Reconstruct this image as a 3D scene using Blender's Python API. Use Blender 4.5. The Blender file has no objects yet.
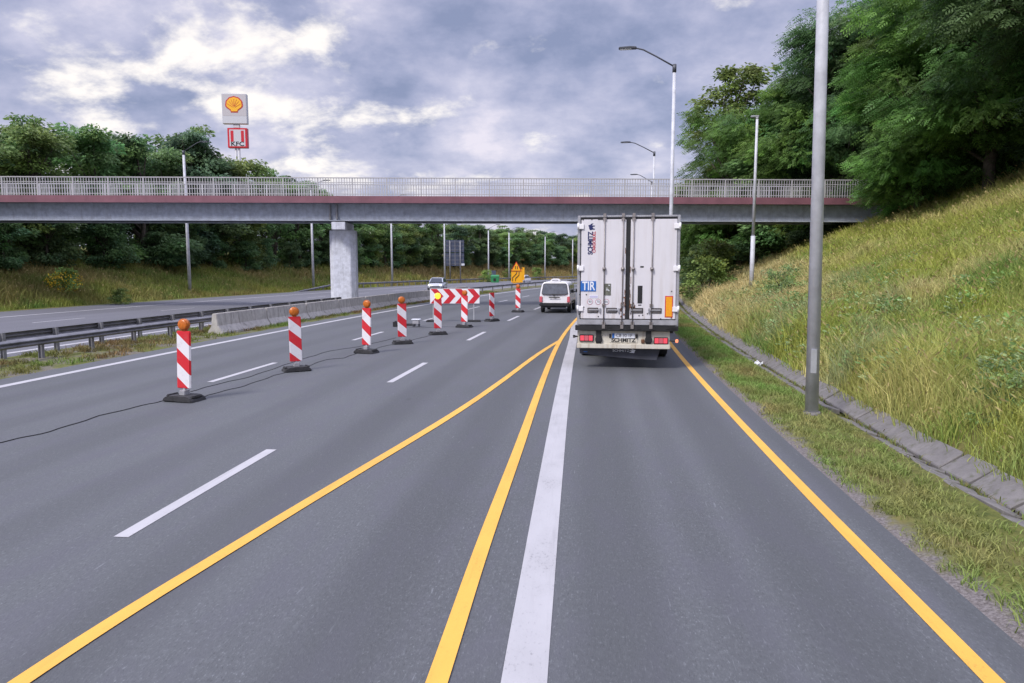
import bpy, bmesh, math, random
import numpy as np
from mathutils import Vector, Matrix, Euler
random.seed(7)
rng = np.random.default_rng(11)
R = math.radians
sc = bpy.context.scene
col = sc.collection

# ------------------------------------------------------------------ camera
F = 720.0; EYE = 2.6; VPX = 575.0; HORIZON = 266.0
YAW = math.atan((VPX - 512) / F); PITCH = math.atan((341.5 - HORIZON) / F)
cam_d = bpy.data.cameras.new('camera')
cam_d.sensor_width = 36; cam_d.lens = F / 1024 * 36
cam_d.clip_start = 0.1; cam_d.clip_end = 5000
cam = bpy.data.objects.new('camera', cam_d); col.objects.link(cam)
cam.location = (0, 0, EYE); cam.rotation_euler = (R(90) - PITCH, 0, YAW)
sc.camera = cam
sc.render.resolution_x = 1024; sc.render.resolution_y = 683

# ------------------------------------------------------------------ world: evening overcast with broken bright patches
SUN_EL, SUN_AZ = R(48), R(215)          # azimuth clockwise from +Y: behind and to the left of the camera
w = bpy.data.worlds.new('World'); sc.world = w; w.use_nodes = True
nt = w.node_tree; nt.nodes.clear()
def N(t, **k):
    n = nt.nodes.new(t)
    for a, b in k.items(): setattr(n, a, b)
    return n
def L(a, b): nt.links.new(a, b)
def M(op, a, b=None, c=None, clamp=False):
    n = N('ShaderNodeMath', operation=op); n.use_clamp = clamp
    for i, v in enumerate((a, b, c)):
        if v is None: continue
        if isinstance(v, (int, float)): n.inputs[i].default_value = v
        else: L(v, n.inputs[i])
    return n.outputs[0]
out = N('ShaderNodeOutputWorld')
sky = N('ShaderNodeTexSky', sky_type='NISHITA'); sky.sun_disc = False
sky.sun_elevation = SUN_EL; sky.sun_rotation = SUN_AZ; sky.dust_density = 2.0
bg_sky = N('ShaderNodeBackground'); bg_sky.inputs[1].default_value = 0.09
L(sky.outputs[0], bg_sky.inputs[0])
tc = N('ShaderNodeTexCoord'); sep = N('ShaderNodeSeparateXYZ'); L(tc.outputs['Generated'], sep.inputs[0])
zc = M('ADD', M('MAXIMUM', sep.outputs[2], 0.0), 0.42)
cmb = N('ShaderNodeCombineXYZ'); L(M('DIVIDE', sep.outputs[0], zc), cmb.inputs[0]); L(M('DIVIDE', sep.outputs[1], zc), cmb.inputs[1])
def noise(vec, scale, det, rough, dist=0.0, off=(0, 0, 0), sc3=(1, 1, 1)):
    mp = N('ShaderNodeMapping'); L(vec, mp.inputs[0]); mp.inputs[1].default_value = off; mp.inputs[3].default_value = sc3
    n = N('ShaderNodeTexNoise'); L(mp.outputs[0], n.inputs['Vector'])
    n.inputs['Scale'].default_value = scale; n.inputs['Detail'].default_value = det
    n.inputs['Roughness'].default_value = rough; n.inputs['Distortion'].default_value = dist
    return n.outputs[0]
cv = cmb.outputs[0]
n1 = noise(cv, 3.9, 10, 0.57, 0.05, (3.1, 1.7, 0), (1.0, 1.1, 1))
n2 = noise(cv, 1.6, 4, 0.5, 0.2, (7.7, 2.2, 0))
n3 = noise(cv, 4.9, 10, 0.59, 0.1, (1.3, 5.2, 2.0), (1.0, 1.1, 1))
n4 = noise(cv, 9.0, 8, 0.6, 0.0, (0.3, 0.9, 4.0))
body = M('ADD', M('ADD', M('MULTIPLY', n1, 0.55), M('MULTIPLY', n2, 0.25)), M('MULTIPLY', n4, 0.20))
ramp = N('ShaderNodeValToRGB'); L(body, ramp.inputs[0])
e = ramp.color_ramp.elements
e[0].position = 0.38; e[0].color = (0.235, 0.270, 0.42, 1)
e[1].position = 0.63; e[1].color = (0.76, 0.71, 0.80, 1)
x = e.new(0.445); x.color = (0.33, 0.355, 0.515, 1)
x = e.new(0.50); x.color = (0.43, 0.44, 0.595, 1)
x = e.new(0.555); x.color = (0.54, 0.535, 0.675, 1)
# thin cloud where the evening light comes through, strongest towards the low sun-glow at the left
def glow(px, py, width):
    u, v = (px - 512) / F, (341.5 - py) / F
    d = Matrix.Rotation(YAW, 3, 'Z') @ (Matrix.Rotation(-PITCH, 3, 'X') @ Vector((u, 1, v))); d.normalize()
    dp = N('ShaderNodeVectorMath', operation='DOT_PRODUCT'); L(tc.outputs['Generated'], dp.inputs[0]); dp.inputs[1].default_value = d
    mr = N('ShaderNodeMapRange', interpolation_type='SMOOTHSTEP'); L(dp.outputs['Value'], mr.inputs[0])
    mr.inputs[1].default_value = math.cos(width); mr.inputs[2].default_value = 1.0
    return mr.outputs[0]
g = M('ADD', M('ADD', glow(545, 236, R(8)), glow(165, 78, R(17))), M('MULTIPLY', glow(400, 165, R(9)), 0.6), clamp=True)
thr = N('ShaderNodeMapRange', interpolation_type='SMOOTHSTEP')
L(M('ADD', n3, M('MULTIPLY', g, 0.145)), thr.inputs[0]); thr.inputs[1].default_value = 0.595; thr.inputs[2].default_value = 0.77
bright = N('ShaderNodeMix', data_type='RGBA'); L(thr.outputs[0], bright.inputs[0]); L(ramp.outputs[0], bright.inputs[6]); bright.inputs[7].default_value = (0.98, 0.92, 0.87, 1)
# an overcast sky is brighter overhead than at the horizon
zen = N('ShaderNodeMapRange', interpolation_type='SMOOTHSTEP'); L(sep.outputs[2], zen.inputs[0])
zen.inputs[1].default_value = 0.36; zen.inputs[2].default_value = 0.8; zen.inputs[3].default_value = 1.0; zen.inputs[4].default_value = 2.8
bg_cl = N('ShaderNodeBackground'); L(bright.outputs[2], bg_cl.inputs[0]); L(zen.outputs[0], bg_cl.inputs[1])
mixs = N('ShaderNodeMixShader'); mixs.inputs[0].default_value = 0.86
L(bg_sky.outputs[0], mixs.inputs[1]); L(bg_cl.outputs[0], mixs.inputs[2]); L(mixs.outputs[0], out.inputs[0])

sun_d = bpy.data.lights.new('sun', 'SUN'); sun_d.energy = 2.7; sun_d.angle = R(14); sun_d.color = (1.0, 0.95, 0.88)
sun = bpy.data.objects.new('sun', sun_d); col.objects.link(sun)
sdir = Vector((math.sin(SUN_AZ) * math.cos(SUN_EL), math.cos(SUN_AZ) * math.cos(SUN_EL), math.sin(SUN_EL)))
sun.rotation_euler = sdir.to_track_quat('Z', 'Y').to_euler(); sun.location = (0, -20, 60)

sc.view_settings.view_transform = 'Standard'; sc.view_settings.look = 'None'
sc.view_settings.gamma = 1; sc.view_settings.exposure = 0.3; sc.view_settings.use_curve_mapping = False
sc.render.engine = 'CYCLES'
sc.cycles.max_bounces = 6; sc.cycles.transparent_max_bounces = 6; sc.cycles.use_denoising = True

# ------------------------------------------------------------------ road geometry: everything follows one gentle right-hand curve
K = 0.0010; KZ = 2e-5
def xc(y):
    y = np.asarray(y, float)
    return np.where(y < 200, K * y * y, K * 40000 + 2 * K * 200 * (y - 200))
def zr(y):
    y = np.minimum(np.abs(np.asarray(y, float)), 260.0)
    return -KZ * y * y
def heading(y): return -math.atan(2 * K * min(y, 200))      # rotation about z that turns +Y along the road
def ray(px, py):
    return Matrix.Rotation(YAW, 3, 'Z') @ (Matrix.Rotation(-PITCH, 3, 'X') @ Vector(((px - 512) / F, 1, (341.5 - py) / F)))
def at_ground(px, py, dz=0.0):
    d = ray(px, py); t = EYE / -d.z
    for _ in range(40): t = (EYE - dz - float(zr(t * d.y))) / -d.z
    return Vector((t * d.x, t * d.y, float(zr(t * d.y)) + dz))
def at_dist(px, py, y):
    d = ray(px, py); t = y / d.y
    return Vector((t * d.x, y, EYE + t * d.z))
def on_road(off, y, z=0.0): return Vector((float(xc(y)) + off, y, float(zr(y)) + z))

def hash2(ix, iy, s):
    h = np.sin(ix * 127.1 + iy * 311.7 + s * 74.7) * 43758.5453
    return h - np.floor(h)
def vnoise(x, y, s=0):
    x = np.asarray(x, float); y = np.asarray(y, float)
    ix, iy = np.floor(x), np.floor(y); fx, fy = x - ix, y - iy
    fx = fx * fx * (3 - 2 * fx); fy = fy * fy * (3 - 2 * fy)
    a = hash2(ix, iy, s); b = hash2(ix + 1, iy, s); c = hash2(ix, iy + 1, s); d = hash2(ix + 1, iy + 1, s)
    return (a * (1 - fx) + b * fx) * (1 - fy) + (c * (1 - fx) + d * fx) * fy
def fbm(x, y, s=0):
    return 0.5 * vnoise(x, y, s) + 0.3 * vnoise(x * 2.1, y * 2.1, s + 1) + 0.2 * vnoise(x * 4.3, y * 4.3, s + 2)

P_OFF = [-400, -120, -60, -45.5, -36.2, -35.0, -34.4, -16.75, -16.6, -15.0, -13.5, -13.3, 3.02, 3.2, 4.44, 4.76, 5.28, 5.62, 19.5, 23, 60, 400]
P_Z   = [8, 6.0, 4.4, 3.4, 0.02, 0.0, -0.04, -0.04, 0.0, 0.05, 0.0, -0.04, -0.04, 0.0, 0.0, -0.26, 0.0, 0.30, 6.7, 7.3, 8.5, 12]
def terrain(off, y):
    off = np.asarray(off, float); y = np.asarray(y, float)
    z = np.interp(off, P_OFF, P_Z)
    left = np.clip((-off - 36.2) / 9.3, 0, 1)
    z = z + left * np.clip((y - 80) / 120, 0, 1) * 1.6
    bump = (fbm(off * 0.45, y * 0.3, 5) - 0.5)
    amp = np.clip((off - 5.6) / 3, 0, 1) * 0.35 + left * 0.8
    return z + bump * amp + zr(y)
def on_land(off, y): return Vector((float(xc(y)) + off, y, float(terrain(off, y))))
# ------------------------------------------------------------------ materials
def mat(name, color, rough=0.6, metal=0.0, var=0.0, scale=4.0, bump=0.0, spec=0.5, emit=None, estr=0.0, coat=0.0):
    m = bpy.data.materials.new(name); m.use_nodes = True
    t = m.node_tree; p = t.nodes['Principled BSDF']
    p.inputs['Base Color'].default_value = (*color, 1); p.inputs['Roughness'].default_value = rough
    p.inputs['Metallic'].default_value = metal; p.inputs['Specular IOR Level'].default_value = spec
    if coat: p.inputs['Coat Weight'].default_value = coat; p.inputs['Coat Roughness'].default_value = 0.08
    if emit: p.inputs['Emission Color'].default_value = (*emit, 1); p.inputs['Emission Strength'].default_value = estr
    if var or bump:
        c = t.nodes.new('ShaderNodeTexCoord'); n = t.nodes.new('ShaderNodeTexNoise')
        n.inputs['Scale'].default_value = scale; n.inputs['Detail'].default_value = 6; n.inputs['Roughness'].default_value = 0.65
        t.links.new(c.outputs['Object'], n.inputs['Vector'])
        if var:
            r = t.nodes.new('ShaderNodeValToRGB'); t.links.new(n.outputs[0], r.inputs[0])
            r.color_ramp.elements[0].position = 0.3; r.color_ramp.elements[1].position = 0.7
            r.color_ramp.elements[0].color = (*[max(0, x * (1 - var)) for x in color], 1)
            r.color_ramp.elements[1].color = (*[min(1, x * (1 + var)) for x in color], 1)
            t.links.new(r.outputs[0], p.inputs['Base Color'])
        if bump:
            b = t.nodes.new('ShaderNodeBump'); b.inputs['Strength'].default_value = bump; b.inputs['Distance'].default_value = 0.02
            t.links.new(n.outputs[0], b.inputs['Height']); t.links.new(b.outputs[0], p.inputs['Normal'])
    return m
class NT:
    """small node helper for one material"""
    def __init__(s, name):
        s.m = bpy.data.materials.new(name); s.m.use_nodes = True; s.t = s.m.node_tree; s.p = s.t.nodes['Principled BSDF']
    def n(s, ty, **k):
        x = s.t.nodes.new(ty)
        for a, b in k.items(): setattr(x, a, b)
        return x
    def l(s, a, b): s.t.links.new(a, b)
    def val(s, sock, v):
        if isinstance(v, (int, float)): sock.default_value = v
        elif isinstance(v, tuple): sock.default_value = v
        else: s.l(v, sock)
    def math(s, op, a, b=None, c=None, clamp=False):
        x = s.n('ShaderNodeMath', operation=op); x.use_clamp = clamp
        for i, v in enumerate((a, b, c)):
            if v is not None: s.val(x.inputs[i], v)
        return x.outputs[0]
    def coord(s, kind='Object', scale=(1, 1, 1)):
        c = s.n('ShaderNodeTexCoord'); mp = s.n('ShaderNodeMapping'); s.l(c.outputs[kind], mp.inputs[0]); mp.inputs[3].default_value = scale
        return mp.outputs[0]
    def noise(s, vec, scale, det=5, rough=0.6, dist=0.0):
        x = s.n('ShaderNodeTexNoise'); s.l(vec, x.inputs['Vector']); x.inputs['Scale'].default_value = scale
        x.inputs['Detail'].default_value = det; x.inputs['Roughness'].default_value = rough; x.inputs['Distortion'].default_value = dist
        return x.outputs[0]
    def mix(s, f, a, b, blend='MIX'):
        x = s.n('ShaderNodeMix', data_type='RGBA', blend_type=blend); s.val(x.inputs[0], f); s.val(x.inputs[6], a); s.val(x.inputs[7], b)
        return x.outputs[2]
    def step(s, v, lo, hi, a=0.0, b=1.0):
        x = s.n('ShaderNodeMapRange', interpolation_type='SMOOTHSTEP'); s.val(x.inputs[0], v)
        x.inputs[1].default_value = lo; x.inputs[2].default_value = hi; x.inputs[3].default_value = a; x.inputs[4].default_value = b
        return x.outputs[0]
    def bump(s, h, strength, dist=0.01):
        x = s.n('ShaderNodeBump'); x.inputs['Strength'].default_value = strength; x.inputs['Distance'].default_value = dist
        s.l(h, x.inputs['Height']); s.l(x.outputs[0], s.p.inputs['Normal'])

def asphalt_material(name, base, seams):
    a = NT(name)
    uv = a.n('ShaderNodeUVMap').outputs[0]
    sp = a.n('ShaderNodeSeparateXYZ'); a.l(uv, sp.inputs[0])
    def mp(s3):
        m = a.n('ShaderNodeMapping'); a.l(uv, m.inputs[0]); m.inputs[3].default_value = s3; return m.outputs[0]
    fine = a.noise(mp((1, 0.4, 1)), 55, 3, 0.7)
    grit = a.noise(mp((1, 0.55, 1)), 22, 4, 0.75)
    patch = a.noise(mp((1, 0.12, 1)), 0.9, 5, 0.6)
    big = a.noise(mp((1, 0.35, 1)), 0.16, 4, 0.55)
    c = a.mix(a.step(big, 0.35, 0.65), (*[b * 0.90 for b in base], 1), (*[b * 1.10 for b in base], 1))
    c = a.mix(a.step(patch, 0.3, 0.7, 0.0, 0.35), c, (*[b * 0.72 for b in base], 1))
    c = a.mix(a.step(grit, 0.45, 0.72, 0.0, 0.5), c, (*[b * 1.45 for b in base], 1))
    c = a.mix(a.step(fine, 0.56, 0.74, 0.0, 0.75), c, (*[min(1, b * 2.1) for b in base], 1))
    c = a.mix(a.step(fine, 0.30, 0.44, 0.5, 0.0), c, (*[b * 0.45 for b in base], 1))
    mott = a.noise(mp((1, 0.3, 1)), 2.6, 4, 0.6)
    c = a.mix(a.step(mott, 0.42, 0.68, 0.0, 0.5), c, (base[0] * 1.02, base[1] * 0.97, base[2] * 1.08, 1))
    fleck = a.noise(mp((1, 0.10, 1)), 34, 2, 0.6)
    c = a.mix(a.step(fleck, 0.66, 0.78, 0.0, 0.55), c, (*[min(1, b * 2.3) for b in base], 1))
    sp2 = a.noise(mp((1, 0.5, 1)), 1.25, 2, 0.5)
    c = a.mix(a.step(sp2, 0.735, 0.775, 0.0, 0.45), c, (*[b * 0.5 for b in base], 1))
    # rubber-darkened wheel paths, and a paving seam here and there along the lanes
    for o, wd, am in seams:
        d = a.math('ABSOLUTE', a.math('SUBTRACT', a.math('ADD', sp.outputs[0], a.math('MULTIPLY', a.math('SUBTRACT', patch, 0.5), 0.2)), o))
        c = a.mix(a.step(d, wd * 0.3, wd, am, 0.0), c, (*[b * 0.55 for b in base], 1))
    a.l(c, a.p.inputs['Base Color']); a.p.inputs['Specular IOR Level'].default_value = 0.35
    a.l(a.step(grit, 0.3, 0.8, 0.72, 0.92), a.p.inputs['Roughness'])
    a.bump(a.math('ADD', fine, grit), 0.45, 0.012)
    return a.m

def paint_material(name, color, wear=0.35, under=(0.09, 0.09, 0.1)):
    a = NT(name); v = a.coord('Object', (1, 0.5, 1))
    n = a.noise(v, 42, 4, 0.75); b = a.noise(v, 2.2, 5, 0.65); 
    c = a.mix(a.step(b, 0.3, 0.75, 0.0, 0.4), (*color, 1), (*[x * 0.72 for x in color], 1))
    c = a.mix(a.step(a.math('ADD', n, a.math('MULTIPLY', b, 0.5)), 0.82, 1.06, 0.0, wear), c, (*under, 1))
    st = a.noise(a.coord('Object', (1, 0.06, 1)), 9, 4, 0.65)
    c = a.mix(a.step(st, 0.5, 0.75, 0.0, 0.4), c, (*[x * 0.62 for x in color], 1))
    tr = a.noise(a.coord('Object', (0.7, 0.5, 1)), 0.8, 3, 0.6)
    c = a.mix(a.step(tr, 0.52, 0.7, 0.0, 0.35), c, (*[x * 0.6 + .02 for x in color], 1))
    a.l(c, a.p.inputs['Base Color']); a.p.inputs['Roughness'].default_value = 0.65
    a.bump(n, 0.25, 0.004)
    return a.m

def stripe_material():
    a = NT('beacon_stripes'); c = a.n('ShaderNodeTexCoord'); sp = a.n('ShaderNodeSeparateXYZ'); a.l(c.outputs['Object'], sp.inputs[0])
    v = a.math('ADD', sp.outputs[2], a.math('MULTIPLY', sp.outputs[0], 0.85))
    f = a.math('FRACT', a.math('DIVIDE', a.math('ADD', v, 1.08), 0.57))
    r = a.math('LESS_THAN', f, 0.5)
    dirt = a.noise(c.outputs['Object'], 7, 5, 0.7)
    col_ = a.mix(r, (0.74, 0.72, 0.76, 1), (0.60, 0.022, 0.035, 1))
    col_ = a.mix(a.step(dirt, 0.5, 0.8, 0.0, 0.35), col_, (0.25, 0.2, 0.18, 1))
    a.l(col_, a.p.inputs['Base Color']); a.p.inputs['Roughness'].default_value = 0.4
    return a.m

def attr_leaf_material(name, trans=0.45, rough=0.55):
    a = NT(name); at = a.n('ShaderNodeAttribute'); at.attribute_name = 'tint'
    oi = a.n('ShaderNodeObjectInfo')
    hsv = a.n('ShaderNodeHueSaturation'); a.l(at.outputs['Color'], hsv.inputs['Color'])
    a.l(a.math('ADD', 0.483, a.math('MULTIPLY', oi.outputs['Random'], 0.028)), hsv.inputs['Hue'])
    a.l(a.math('ADD', 0.78, a.math('MULTIPLY', oi.outputs['Random'], 0.5)), hsv.inputs['Value'])
    a.l(hsv.outputs[0], a.p.inputs['Base Color']); a.p.inputs['Roughness'].default_value = rough; a.p.inputs['Specular IOR Level'].default_value = 0.3
    tr = a.n('ShaderNodeBsdfTranslucent'); a.l(hsv.outputs[0], tr.inputs[0])
    mx = a.n('ShaderNodeMixShader'); mx.inputs[0].default_value = trans
    a.l(a.p.outputs[0], mx.inputs[1]); a.l(tr.outputs[0], mx.inputs[2])
    a.l(mx.outputs[0], a.t.nodes['Material Output'].inputs[0])
    return a.m

def ground_material():
    a = NT('ground'); uv = a.n('ShaderNodeUVMap').outputs[0]
    sp = a.n('ShaderNodeSeparateXYZ'); a.l(uv, sp.inputs[0]); o = sp.outputs[0]
    n1 = a.noise(uv, 0.7, 6, 0.65); n2 = a.noise(uv, 5.5, 5, 0.7); n3 = a.noise(uv, 30, 3, 0.7)
    grass = a.mix(a.step(n2, 0.3, 0.7), (0.075, 0.095, 0.026, 1), (0.16, 0.165, 0.048, 1))
    grass = a.mix(a.step(n1, 0.45, 0.7, 0.0, 0.7), grass, (0.17, 0.13, 0.06, 1))
    soil = a.mix(a.step(n3, 0.3, 0.7), (0.10, 0.088, 0.085, 1), (0.22, 0.20, 0.20, 1))
    # dusty grit beside the asphalt on the right, bare soil patches in the verge, stony soil in the median
    e = a.math('ADD', o, a.math('MULTIPLY', a.math('SUBTRACT', n1, 0.5), 1.1))
    e = a.math('ADD', e, a.math('MULTIPLY', a.math('SUBTRACT', n2, 0.5), 0.5))
    verge = a.math('MULTIPLY', a.step(o, 2.5, 2.6), a.step(e, 3.1, 3.45, 1.0, 0.0))
    med = a.math('MULTIPLY', a.step(o, -17.0, -16.9), a.step(o, -12.9, -12.8, 1.0, 0.0))
    med = a.math('MULTIPLY', med, a.step(n1, 0.42, 0.6))
    c = a.mix(a.math('MAXIMUM', verge, a.math('MULTIPLY', med, 0.8)), grass, soil)
    a.l(c, a.p.inputs['Base Color']); a.p.inputs['Roughness'].default_value = 0.95; a.p.inputs['Specular IOR Level'].default_value = 0.15
    a.bump(a.math('ADD', n2, a.math('MULTIPLY', n3, 0.5)), 0.6, 0.05)
    return a.m

def concrete_material(name, base, stain=(0.10, 0.09, 0.08), amount=0.6, streak=True):
    a = NT(name); v = a.coord('Object')
    n = a.noise(v, 3.0, 6, 0.7); f = a.noise(v, 25, 4, 0.7)
    s = a.noise(a.coord('Object', (5, 5, 0.5)), 1.5, 5, 0.65)
    c = a.mix(a.step(n, 0.3, 0.7), (*[b * 0.8 for b in base], 1), (*[b * 1.15 for b in base], 1))
    c = a.mix(a.step(f, 0.5, 0.75, 0, 0.3), c, (*[b * 0.6 for b in base], 1))
    if streak: c = a.mix(a.step(s, 0.5, 0.75, 0, amount), c, (*stain, 1))
    a.l(c, a.p.inputs['Base Color']); a.p.inputs['Roughness'].default_value = 0.85
    a.bump(a.math('ADD', n, f), 0.35, 0.01)
    return a.m

def dirty_white(name, base, grime=(0.30, 0.22, 0.14), amount=0.4, rough=0.4):
    a = NT(name); v = a.coord('Object'); s = a.noise(a.coord('Object', (7, 7, 0.45)), 1.1, 6, 0.65); n = a.noise(v, 1.3, 5, 0.6)
    sp = a.n('ShaderNodeSeparateXYZ'); a.l(a.coord('Object'), sp.inputs[0])
    low = a.step(sp.outputs[2], 1.0, 2.6, 1.0, 0.25)             # road spray reaches the lower part of the doors
    c = a.mix(a.step(n, 0.35, 0.7, 0, 0.25), (*base, 1), (*[b * 0.82 for b in base], 1))
    c = a.mix(a.math('MULTIPLY', a.step(s, 0.46, 0.78, 0, amount), low), c, (*grime, 1))
    a.l(c, a.p.inputs['Base Color']); a.p.inputs['Roughness'].default_value = rough
    return a.m

MT = dict(
    steel=mat('galvanised_steel', (0.42, 0.43, 0.46), 0.5, 0.35, 0.18, 2.5),
    rail=mat('weathered_guardrail_steel', (0.20, 0.20, 0.22), 0.55, 0.4, 0.35, 2.0),
    post=mat('weathered_post_steel', (0.24, 0.24, 0.26), 0.6, 0.3, 0.3, 5),
    pole=mat('painted_lamp_pole', (0.50, 0.51, 0.56), 0.5, 0.0, 0.2, 3.0),
    lamp_dark=mat('lamp_housing', (0.07, 0.075, 0.09), 0.45, 0.2),
    black=mat('black_plastic', (0.014, 0.014, 0.016), 0.55, 0, 0.4, 6),
    rubber=mat('recycled_rubber', (0.032, 0.032, 0.036), 0.85, 0, 0.45, 9, 0.4),
    tyre=mat('tyre', (0.018, 0.018, 0.02), 0.85),
    glass=mat('dark_glass', (0.025, 0.03, 0.04), 0.06, 0, spec=0.8),
    white=mat('white_paint', (0.72, 0.71, 0.74), 0.35, 0, 0.06, 3, coat=0.3),
    door=dirty_white('lorry_door_white', (0.67, 0.655, 0.70), amount=0.62),
    cream=dirty_white('cream_panel', (0.60, 0.57, 0.50), amount=0.75, rough=0.5),
    alu=mat('dull_aluminium', (0.42, 0.42, 0.45), 0.45, 0.5, 0.2, 5),
    zinc=mat('lock_bar_zinc', (0.27, 0.245, 0.24), 0.45, 0.4, 0.25, 8),
    rust=mat('rusty_steel', (0.16, 0.075, 0.04), 0.85, 0, 0.6, 14),
    tail=mat('tail_light_red', (0.66, 0.07, 0.10), 0.25, 0, emit=(1.0, 0.10, 0.14), estr=0.22),
    taildim=mat('red_lens', (0.58, 0.12, 0.15), 0.25),
    orange=mat('orange_reflector', (0.80, 0.33, 0.015), 0.4, 0, 0.12, 20),
    redborder=mat('red_reflector', (0.55, 0.05, 0.04), 0.4),
    van_glass=mat('painted_reflection_glass', (0.085, 0.095, 0.12), 0.05, 0, 0.35, 4, spec=0.9),  # pale mottled colour stands for reflections and the interior seen in the rear window
    tirblue=mat('plate_blue', (0.02, 0.13, 0.45), 0.4),
    navy=mat('navy_lettering', (0.012, 0.018, 0.10), 0.5),
    redtext=mat('red_lettering', (0.45, 0.05, 0.07), 0.5),
    blacktext=mat('black_lettering', (0.015, 0.015, 0.018), 0.5),
    plate=mat('plate_white', (0.72, 0.74, 0.80), 0.4),
    flap=mat('spray_flap', (0.045, 0.048, 0.065), 0.6, 0, 0.3, 3),
    sticker=mat('faded_sticker', (0.13, 0.135, 0.11), 0.6, 0, 0.5, 12),
    amber=mat('amber_lens', (0.48, 0.125, 0.012), 0.3, 0, 0.35, 14, spec=0.6),
    amber_lit=mat('lit_amber_lens', (0.9, 0.55, 0.05), 0.25, emit=(1.0, 0.66, 0.05), estr=0.9),
    signred=mat('sign_red', (0.55, 0.02, 0.035), 0.4),
    signwhite=mat('sign_white', (0.78, 0.77, 0.80), 0.4, 0, 0.05, 4),
    signyellow=mat('sign_yellow', (0.85, 0.40, 0.012), 0.45),
    grey_box=mat('grey_device', (0.33, 0.33, 0.36), 0.5, 0, 0.25, 8),
    girder=concrete_material('girder_paint', (0.36, 0.39, 0.46), (0.17, 0.165, 0.17), 0.4),
    deckred=mat('maroon_deck_edge', (0.20, 0.085, 0.11), 0.6, 0, 0.2, 1.2),
    pier=concrete_material('pier_paint', (0.60, 0.62, 0.70), (0.22, 0.22, 0.24), 0.45),
    railing=mat('pale_railing', (0.42, 0.41, 0.42), 0.5, 0.05, 0.1, 2),
    barrier=concrete_material('barrier_concrete', (0.43, 0.41, 0.39), (0.13, 0.12, 0.11), 0.75),
    slab=concrete_material('channel_concrete', (0.165, 0.155, 0.155), (0.07, 0.075, 0.035), 0.8),
    bark=mat('bark', (0.085, 0.07, 0.055), 0.9, 0, 0.5, 6, 0.7),
    shellyellow=mat('emblem_yellow', (0.90, 0.45, 0.02), 0.5),
    shellred=mat('emblem_red', (0.50, 0.03, 0.03), 0.5),
    pylonwhite=mat('pylon_white', (0.55, 0.55, 0.60), 0.5),
    signback=mat('sign_back_grey', (0.075, 0.09, 0.14), 0.5, 0.2, 0.2, 1),
    green=mat('container_green', (0.03, 0.22, 0.08), 0.5, 0, 0.1, 3),
    silver=mat('silver_car_paint', (0.48, 0.50, 0.55), 0.25, 0.4, coat=0.6),
    headlamp=mat('lit_headlamp', (0.8, 0.8, 0.85), 0.2, emit=(1.0, 0.97, 0.92), estr=1.1),
    blossom=mat('blossom_yellow', (0.75, 0.50, 0.02), 0.6),
    paper=mat('crumpled_paper', (0.75, 0.76, 0.80), 0.7),
    tarp=mat('lorry_cab_blue', (0.06, 0.10, 0.22), 0.3, coat=0.4),
)
MT['stripes'] = stripe_material()
MT['asphalt'] = asphalt_material('asphalt', (0.098, 0.104, 0.113), [(0.35, 0.55, 0.38), (2.0, 0.55, 0.38), (-3.4, 0.55, 0.34), (-1.6, 0.55, 0.34), (-7.3, 0.5, 0.2), (-5.5, 0.5, 0.2), (-11.2, .5, .2), (-9.5, .5, .2), (1.2, 0.25, 0.16), (3.0, 0.28, 0.35)])
MT['asphalt_far'] = asphalt_material('asphalt_opposite', (0.13, 0.132, 0.15), [(-19.0, 0.5, 0.1), (-23.5, 0.5, 0.15), (-28.2, 0.5, 0.15), (-31.2, 0.06, 0.4)])
MT['paint_white'] = paint_material('road_paint_white', (0.44, 0.435, 0.46), 0.55)
MT['paint_white_fresh'] = paint_material('road_paint_white_broad', (0.41, 0.405, 0.425), 0.65)
MT['paint_yellow'] = paint_material('road_tape_yellow', (0.73, 0.40, 0.065), 0.45, (0.16, 0.11, 0.04))
MT['leaf'] = attr_leaf_material('leaves'); MT['grass'] = attr_leaf_material('grass_blades', 0.3, 0.7)
MT['ground'] = ground_material()

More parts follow.
